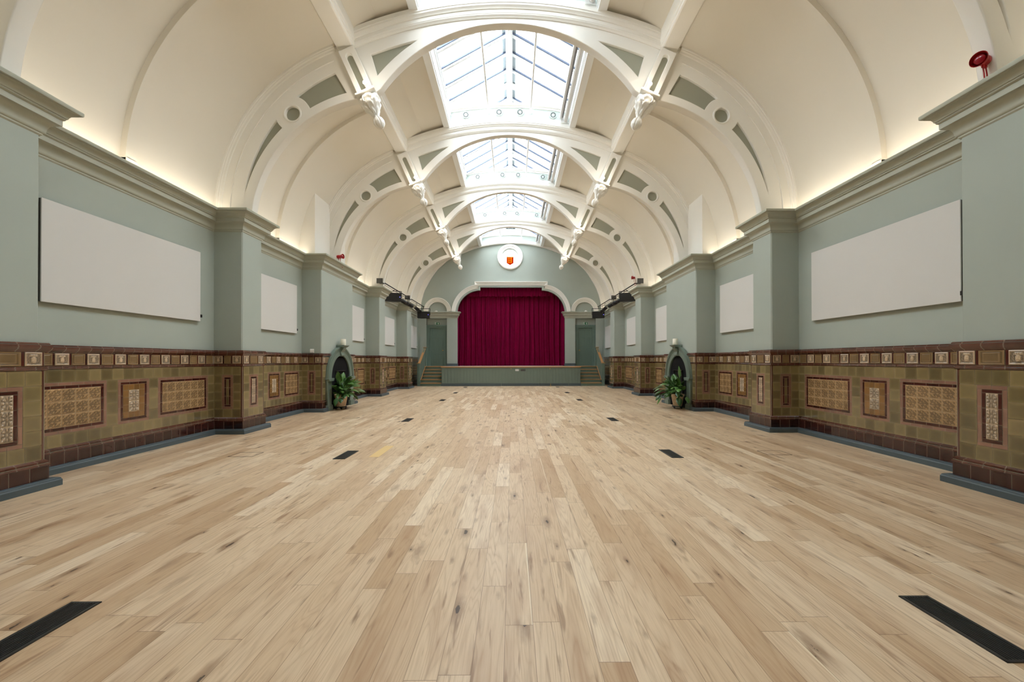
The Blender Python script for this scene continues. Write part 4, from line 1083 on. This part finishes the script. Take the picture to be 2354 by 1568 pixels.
def plant(s_, cx, cy, seed, label, extra):
    rr = random.Random(seed)
    t = thing('potted_plant', label, 'potted plant', (cx, cy, 0), 'peace lilies in terracotta pots')
    m = MB(); z0 = .075
    m.lathe([(.0, z0), (.115, z0), (.12, z0 + .01), (.165, z0 + .27), (.178, z0 + .272), (.182, z0 + .325), (.176, z0 + .33), (.165, z0 + .325), (.16, z0 + .29), (.0, z0 + .29)], (cx, cy, 0), n=32)
    m.build('terracotta_pot', M['terra'], t, smooth=True)
    m = MB(); m.lathe([(.155, z0 + .289), (.08, z0 + .297), (0, z0 + .30)], (cx, cy, 0), n=20); m.build('soil', plain('potting_soil', (.02, .014, .01, 1), .95), t)
    dl = MB(); dl.lathe([(.0, .052), (.15, .052), (.152, .06), (.15, .074), (.0, .074)], (cx, cy, 0), n=28); dol = dl.build('pot_dolly', M['dark'], t)
    for k in range(4):
        a = k * PI / 2 + .5; w = MB(); w.lathe([(.024, -.012), (.027, -.008), (.027, .008), (.024, .012)], (cx + .125 * math.cos(a), cy + .125 * math.sin(a), .027), 'x', 14); w.box(cx + .125 * math.cos(a) - .008, cx + .125 * math.cos(a) + .008, cy + .125 * math.sin(a) - .01, cy + .125 * math.sin(a) + .01, .028, .056)
        w.build('castor', M['dark'], dol)
    f = MB()
    for k in range(78):
        a = rr.uniform(0, 2 * PI); el = .35 + 1.1 * rr.random() ** .8
        d = (math.cos(a) * math.cos(el), math.sin(a) * math.cos(el), math.sin(el))
        if d[0] * s_ > .25: d = (-d[0] * .6, d[1], d[2])
        L = rr.uniform(.18, .29); leaf(f, (cx + .05 * math.cos(a), cy + .05 * math.sin(a), z0 + .29), d, L, L * rr.uniform(.24, .32), rr.uniform(.6, 2.3), rr.uniform(-.4, .4), rr.random(), rr.uniform(.10, .46), s_)
    for d, L, dr, stm in extra: leaf(f, (cx, cy, z0 + .29), d, L, L * .27, dr, .1, .45, stm, s_)
    f.build('foliage', [M['leaf'], plain('leaf_stem', (.05, .12, .03, 1), .5)], t, smooth=True, recalc=False)
plant(-1, -4.67, 11.29, 5, 'peace lily in a terracotta pot on castors in front of the left fireplace', [((.05, -.35, 1), .30, .35, .46), ((.35, .35, .8), .32, 1.0, .44), ((.5, .3, .55), .34, 1.2, .42), ((.45, .15, .9), .3, 1.4, .36)])
plant(1, 4.66, 11.25, 9, 'peace lily in a terracotta pot on castors in front of the right fireplace', [((.12, .0, 1), .32, .25, .5), ((-.7, .1, .75), .34, 1.1, .42), ((-.7, -.1, .5), .34, 1.0, .40), ((-.3, .2, .9), .3, .8, .36), ((.2, -.3, .8), .28, 1.2, .3)])

# ------------------------------------------------------------------ corbel pendants and their lamps
PN = ['behind the camera', 'on the rib nearest the camera', 'on the second rib from the camera', 'on the rib above the fireplaces', 'on the fourth rib from the camera', 'on the rib nearest the stage']
bulb = glow('warm_lamp_lens', (1, .86, .66, 1), 40)
c0 = l0 = None
def corbel_mesh(yc):
    m = MB(); A0, A1 = Vector((2.63, 0, 6.285)), Vector((2.38, 0, 5.705)); d = A1 - A0; u_ = d.normalized(); nn = Vector((u_.z, 0, -u_.x))
    prof = [(0, .14), (.04, .165), (.12, .175), (.22, .168), (.32, .145), (.42, .110), (.52, .072), (.60, .052), (.65, .056), (.70, .085), (.78, .097), (.87, .086), (.95, .05), (1, .0)]
    yb = -.20
    def f(u, v):
        k = v * (len(prof) - 1); i = min(int(k), len(prof) - 2); w = k - i
        t = prof[i][0] * (1 - w) + prof[i + 1][0] * w; r = prof[i][1] * (1 - w) + prof[i + 1][1] * w
        q = 2 * PI * u; k2 = 1.08 - (.30 if t < .62 else .22) * math.exp(-(math.sin(3 * q + (0 if t < .62 else .5)) / .3) ** 2) + (.09 * math.sin(t * 30 + 6 * abs(math.sin(3 * q))) if t < .6 else 0)
        p = A0 + d * t + nn * (r * k2 * math.cos(q))
        return (p.x, yc + yb + .03 * t + r * .92 * k2 * math.sin(q), p.z)
    m.grid(f, 72, 52, closed=True); return m, A0, d, u_, nn
for i, yc in enumerate(RIBY):
    for s_ in (-1, 1):
        lab = f'ornate cream leaf corbel pendant {PN[i]}, {SN[s_]} side'
        if c0 is None:
            c0 = t = thing('corbel_pendant', lab, 'corbel', (-2.6, yc, 6.3), 'leaf corbels under the ribs')
            m, A0, d, u_, nn = corbel_mesh(yc)
            m.v = [(-x, y, z) for x, y, z in m.v]; m.build('leaf_body', M['rib'], t, smooth=True)
            m = MB(); pf = post_fn(-1, yc - .20)
            bx = [(-.19, -.055), (.19, -.055), (.19, -.012), (-.19, -.012)]
            m.prism(bx, pf, -.19, .11); m.build('abacus', M['rib'], t, bevel=.01)
            m = MB()
            for k in range(2):
                q = [( (-1 if k else 1) * (.055 + .05 * math.sin(a)) , -.15 - .07 * math.cos(a)) for a in [j * .55 for j in range(11)]]
                m.tube([pf(a * (1 - .05 * j), b, -.17 + .004 * j) for j, (a, b) in enumerate(q)], [.018 - .001 * j for j in range(11)], 8)
            m.build('scroll_leaves', M['rib'], t, smooth=True)
        else: dup(c0, (s_ * 2.6, yc, 6.3), lab, mirror=(s_ > 0))
        if i == 0: continue
        lab = f'small white spotlight above the leaf corbel {PN[i]}, {SN[s_]} side'
        if l0 is None:
            l0 = t = thing('spotlight', lab, 'spotlight', (-2.62, yc - .36, 6.40), 'spotlights on the corbels'); px, py, pz = -2.62, yc - .36, 6.435
            m = MB(); m.lathe([(.0, .10), (.03, .10), (.038, .09), (.038, -.02), (.042, -.03), (.042, -.05), (.036, -.05)], (px, py, pz), 'y', 18, cap=False); m.build('lamp_body', M['white'], t, smooth=True)
            m = MB(); m.lathe([(.0, -.046), (.036, -.044)], (px, py, pz), 'y', 18, cap=False); m.build('lens', bulb, t, recalc=False)
            m = MB(); m.tube([(px, py + .03, pz - .03), (px, py + .03, pz - .085)], .010, 8); m.build('lamp_arm', M['white'], t)
        else: dup(l0, (s_ * 2.62, yc - .36, 6.40), lab)

# rosette ventilators, tie rods, blinds in the lantern
RN = {1: 'over the rib nearest the camera', 2: 'over the second rib from the camera', 3: 'over the rib above the fireplaces', 4: 'over the fourth rib from the camera', 5: 'over the rib nearest the stage'}
r0 = None
for i in range(2, 6):
    y = RIBY[i] - .10
    for j, x in enumerate((-1.25, -.30, .30, 1.25)):
        z = -.95 + math.sqrt(9.40 ** 2 - x * x); lab = f'pierced round ventilator {RN[i]}, ' + ['leftmost', 'left of middle', 'right of middle', 'rightmost'][j]
        if r0 is None:
            r0 = t = thing('round_ventilator', lab, 'ventilator', (x, y, z), 'pierced ventilators in the lantern')
            m = MB(); m.lathe([(.0, -.02), (.03, -.022), (.035, -.012), (.085, -.012), (.09, -.022), (.10, -.02), (.105, .02)], (x, y, z), 'y', 28, cap=False); m.build('vent_disc', M['palesage'], t, smooth=True)
            m = MB()
            for k in range(10):
                a = 2 * PI * k / 10; m.lathe([(.0, -.0145), (.017, -.0145), (.017, -.010)], (x + .062 * math.cos(a), y, z + .062 * math.sin(a)), 'y', 8, cap=False)
            m.build('vent_holes', M['dark'], t, recalc=False)
        else: dup(r0, (x, y, z), lab)
BL = ['in the skylight nearest the camera', 'in the second skylight from the camera', 'in the third skylight from the camera', 'in the skylight before the last rib', 'in the skylight nearest the stage']
ys = RIBY[1:] + [YE]
sil = plain('aluminium_grey', (.66, .67, .68, 1), .4); dg_ = plain('dark_gap_grey', (.24, .24, .25, 1), .6)
for i in range(5):
    a, b = ys[i] + .17, ys[i + 1] - .17
    for s_ in (-1, 1):
        m = MB(); m.tube([(s_ * .60, a - .09, 8.45), (s_ * .60, b + .09, 8.45)], .028, 10); m.lathe([(.045, 0), (.045, -.012), (.03, -.02)], (s_ * .60, b + .085, 8.45), 'y', 14)
        tag(m.build('tie_rod', M['cool'], smooth=True), f'thin white {SN[s_]} tie rod {BL[i]}', 'tie rod', 'tie rods across the skylights')
    t = thing('roller_blind', f'rolled up grey blind along the right edge {BL[i]}', 'roller blind', (1.55, (a + b) / 2, 8.2), 'rolled blinds in the skylights')
    m = MB(); m.tube([(1.60, a + .03, 8.17), (1.60, b - .03, 8.17)], .060, 16); m.build('blind_roll', M['panel'], t, smooth=True)
    m = MB(); m.box(1.425, 1.475, a + .02, b - .02, 8.20, 8.30); m.build('bottom_bar', sil, t, bevel=.004)
    m = MB(); m.box(1.475, 1.53, a + .03, b - .03, 8.24, 8.27); m.build('blind_gap_shade', dg_, t)  # dark strip coloured as the shaded gap between bottom bar and roll
    m = MB(); m.box(1.46, 1.66, a, a + .02, 8.10, 8.30); m.box(1.46, 1.66, b - .02, b, 8.10, 8.30); m.build('end_bracket', M['white'], t)

# ------------------------------------------------------------------ lighting bars, speakers, stage lamps
def rotbox(m, c, sz, rz=0, rx=0, mi=0):
    Rm = Matrix.Rotation(rz, 3, 'Z') @ Matrix.Rotation(rx, 3, 'X'); h = Vector(sz) / 2; p = []
    for dz in (-1, 1):
        for dx, dy in ((-1, -1), (1, -1), (1, 1), (-1, 1)): p.append(Vector(c) + Rm @ Vector((dx * h.x, dy * h.y, dz * h.z)))
    m.add(p, [(0, 3, 2, 1), (4, 5, 6, 7), (0, 1, 5, 4), (1, 2, 6, 5), (2, 3, 7, 6), (3, 0, 4, 7)], mi)
led = glow('blue_led', (.12, .1, 1, 1), 6)
for s_ in (-1, 1):
    side = SN[s_]; bx_ = s_ * 4.90; bz = 4.36
    t = thing('lighting_bar', f'black lighting bar bracketed to the ribs on the {side} near the stage', 'lighting bar', (bx_, 19, bz), 'lighting bars beside the stage')
    m = MB(); m.tube([(bx_, 15.45, bz), (bx_, 22.9, bz)], .024, 12); m.build('bar_tube', M['dark'], t, smooth=True)
    m = MB(); m.tube([(bx_ + s_ * .09, 16.0, bz - .03), (bx_ + s_ * .09, 22.6, bz - .03)], .010, 6); m.build('power_cable', M['dark'], t)
    for y in (15.42, 19.5):
        m = MB(); x0, x1 = sorted((s_ * 4.84, s_ * 5.07)); m.box(x0, x1, y - .012, y + .012, bz - .09, bz + .10); x0, x1 = sorted((s_ * 4.80, s_ * 4.98)); m.box(x0, x1, y, y + .18, bz - .09, bz - .07); m.build('rib_bracket', M['bracket'], t)
    for y, lab, ang_, dz in ((17.15, f'black loudspeaker hung from the near end of the {side} lighting bar', .28, -.36), (22.55, f'black loudspeaker hung from the far end of the {side} lighting bar', .05, -.50)):
        sx_ = s_ * (4.95 if y < 20 else 4.84); zc = bz + dz; a_ = ang_ * (1 if s_ < 0 else -1)
        sp = thing('loudspeaker', lab, 'loudspeaker', (sx_, y, zc), 'loudspeakers on the lighting bars')
        m = MB(); Rm = Matrix.Rotation(a_, 3, 'Z')
        pl = [(-.33, -.17), (.33, -.17), (.33, .02), (.16, .19), (-.16, .19), (-.33, .02)]
        m.prism(pl, lambda a, b, t_: Vector((sx_, y, zc)) + Rm @ Vector((a, b, t_)), -.175, .175); m.build('cabinet', M['dark'], sp, bevel=.008)
        g = MB(); rotbox(g, Vector((sx_, y, zc)) + Rm @ Vector((0, -.176, 0)), (.63, .012, .32), a_); g.build('speaker_grille', plain('speaker_mesh', (.02, .02, .02, 1), .8), sp)
        b_ = MB(); rotbox(b_, Vector((sx_, y, zc)) + Rm @ Vector((.27 if s_ < 0 else .27, -.184, .0)), (.022, .006, .022), a_); b_.build('power_light', led, sp)['label'] = 'blue power light'
        k = MB()
        for q in (-.34, .34):
            p = Vector((sx_, y, zc)) + Rm @ Vector((q, .02, 0)); k.tube([p, p + Vector((0, 0, .27 if dz > -.4 else .36))], .012, 6)
        pa, pb = [Vector((sx_, y, zc + (.27 if dz > -.4 else .36))) + Rm @ Vector((q, .02, 0)) for q in (-.34, .34)]
        k.tube([pa, pb], .014, 6); k.tube([(pa + pb) / 2, Vector((bx_, y, bz - .042))], .014, 6); k.build('yoke', M['dark'], sp)
    for y0, L_, lab, dirv in ((18.3, 1.25, f'long black profile spotlight under the {side} lighting bar, next to the near loudspeaker', (.2, 1, -.11)), (20.9, .62, f'short black stage spotlight under the {side} lighting bar, before the far loudspeaker', (.25, 1, -.28))):
        d_ = Vector((dirv[0] * (-s_), dirv[1], dirv[2])).normalized(); p0 = Vector((s_ * (5.0 if y0 < 20 else 4.95), y0, bz - .27))
        lt = thing('stage_spotlight', lab, 'stage light', tuple(p0), 'stage spotlights on the bars')
        m = MB(); seg = [(0, .05), (.04, .085), (.28, .09), (.32, .075), (.36, .075), (.38, .095), (.62, .095), (.66, .07), (.70, .07), (.72, .09), (.97, .09), (1.0, .10), (1.0, .085)]
        if L_ < 1: seg = [(0, .06), (.05, .09), (.55, .095), (.62, .08), (.95, .085), (1, .095), (1, .08)]
        m.tube([p0 + d_ * (L_ * q) for q, _ in seg], [r_ for _, r_ in seg], 14); m.build('lamp_housing', M['dark'], lt, smooth=True)
        m = MB(); mid = p0 + d_ * (L_ * .45)
        for q in (-.11, .11): m.tube([mid + Vector((q, 0, -.03)), mid + Vector((q, 0, .17))], .010, 6)
        m.tube([mid + Vector((-.11, 0, .17)), mid + Vector((.11, 0, .17))], .011, 6); m.tube([mid + Vector((0, 0, .17)), Vector((bx_, mid.y, bz - .04))], .012, 6); m.build('yoke', M['dark'], lt)
        m = MB(); e = p0 + d_ * (L_ * .2); m.tube([e, e + Vector((0, 0, .15)), Vector((bx_, e.y, bz - .036))], .008, 5); m.build('cable', M['dark'], lt)
# fire sounders on the ribs
def sounder(px, py, pz, face, label, cables, s):
    t = thing('fire_alarm_sounder', label, 'fire alarm', (px, py, pz), 'red fire alarm sounders')
    d = Vector(face).normalized(); P0 = Vector((px, py, pz))
    m = MB(); prof = [(0, .0), (0, .052), (.06, .055), (.075, .045), (.10, .05), (.16, .075), (.185, .082), (.19, .078)]
    m.tube([P0 + d * (q * s) for q, _ in prof], [max(.001, r_ * s) for _, r_ in prof], 22, cap=False); m.build('horn', M['red'], t, smooth=True)
    m = MB(); m.tube([P0 + d * .13 * s, P0 + d * .165 * s, P0 + d * .182 * s], [.055 * s, .05 * s, .02 * s], 18); m.build('lens', M['redlens'], t, smooth=True)
    m = MB(); m.tube([P0 - d * .02 * s, P0 + d * .01 * s], .058 * s, 16); m.build('back_box', M['red'], t)
    if cables:
        m = MB()
        for q in (.03, .09):
            b = P0 + d * q * s + Vector((0, 0, -.05 * s)); m.tube([b, b - Vector((0, 0, .03))], .012, 8)
            m.tube([b - Vector((0, 0, .02)), b - Vector((0, .01, .10)), b + Vector((.02, .0, -.20)), b + Vector((.05, .02, -.27))], .006, 6)
        m.build('red_cable', M['red'], t)
sounder(4.86, 4.03, 4.345, (-1, -.35, -.12), 'red fire alarm sounder with two red cables on the near right rib', True, .85)
sounder(-4.88, 11.58, 4.29, (1, -.2, .05), 'red fire alarm sounder on the rib above the left fireplace', True, .85)
sounder(4.85, 15.64, 4.53, (-1, 0, 0), 'red fire alarm sounder on the right rib above the lighting bar', True, .85)
m = MB(); m.box(-5.19, -5.09, 10.60, 10.63, 1.545, 1.645); o = m.build('wall_switch', M['white'], bevel=.006); tag(o, 'small white switch box standing on the tiled dado before the left fireplace', 'switch')
m = MB(); m.box(-5.17, -5.11, 10.595, 10.60, 1.56, 1.63); m.build('switch_rocker', M['white'], o, bevel=.003)

# ------------------------------------------------------------------ light
w = bpy.data.worlds.new('sky'); sc.world = w; w.use_nodes = True
bg = w.node_tree.nodes['Background']; bg.inputs[0].default_value = (.91, .96, 1.0, 1); bg.inputs[1].default_value = SKY = 9.8
def area(name, loc, sx_, sy_, power, col, rot):
    l = bpy.data.lights.new(name, 'AREA'); l.shape = 'RECTANGLE'; l.size = sx_; l.size_y = sy_; l.energy = power; l.color = col
    o = bpy.data.objects.new(name, l); C.objects.link(o); o.location = loc; o.rotation_euler = rot; return o
spans = [(YB + .1, PIERS[0][0])] + [(PIERS[i][1], PIERS[i + 1][0]) for i in range(5)] + [(PIERS[5][1], YE - .1)]
for s_ in (-1, 1):
    for a, b in spans:
        L_ = b - a + .3
        area('cove_strip_light', (s_ * 5.38, (a + b) / 2, 4.115), .04, L_, 2.3 * L_, (1, .85, .64), (0, s_ * .35 + PI, 0))
for i, yc in enumerate(RIBY):
    if i == 0: continue
    for s_ in (-1, 1):
        l = bpy.data.lights.new('corbel_lamp_light', 'POINT'); l.energy = 7; l.color = (1, .90, .76); l.shadow_soft_size = .05
        o = bpy.data.objects.new('corbel_lamp_light', l); C.objects.link(o); o.location = (s_ * 2.60, yc - .52, 6.42)

# ------------------------------------------------------------------ camera
cam = bpy.data.cameras.new('camera'); co = bpy.data.objects.new('camera', cam); C.objects.link(co); sc.camera = co
F, PPX, PPY, YAW, PIT, ROL, CX, CH = 933.703, 1187.2185, 823.587, .0096, .0055, -.0016, .0755, 1.337
cy, sy, cp, sp, c_, s_ = math.cos(YAW), math.sin(YAW), math.cos(PIT), math.sin(PIT), math.cos(ROL), math.sin(ROL)
e1 = Vector((cy, -sy, 0)); e2 = Vector((sy * cp, cy * cp, sp)); e3 = Vector((-sy * sp, -cy * sp, cp))
rt = e1 * c_ + e3 * s_; up = e3 * c_ - e1 * s_
mt = Matrix((rt, up, -e2)).transposed().to_4x4(); mt.translation = (CX, 0, CH); co.matrix_world = mt
cam.sensor_fit = 'HORIZONTAL'; cam.sensor_width = 36; cam.lens = F / 2354 * 36
cam.shift_x = (1177 - PPX) / 2354; cam.shift_y = (PPY - 784) / 2354; cam.clip_start = .05; cam.clip_end = 200
sc.view_settings.view_transform = 'Standard'; sc.view_settings.look = 'None'; sc.view_settings.gamma = 1; sc.view_settings.exposure = 0.2
sc.cycles.max_bounces = 12; sc.cycles.diffuse_bounces = 8; sc.cycles.transparent_max_bounces = 12
sc.cycles.use_denoising = True; sc.cycles.sample_clamp_indirect = 8; sc.cycles.caustics_reflective = False; sc.cycles.caustics_refractive = False
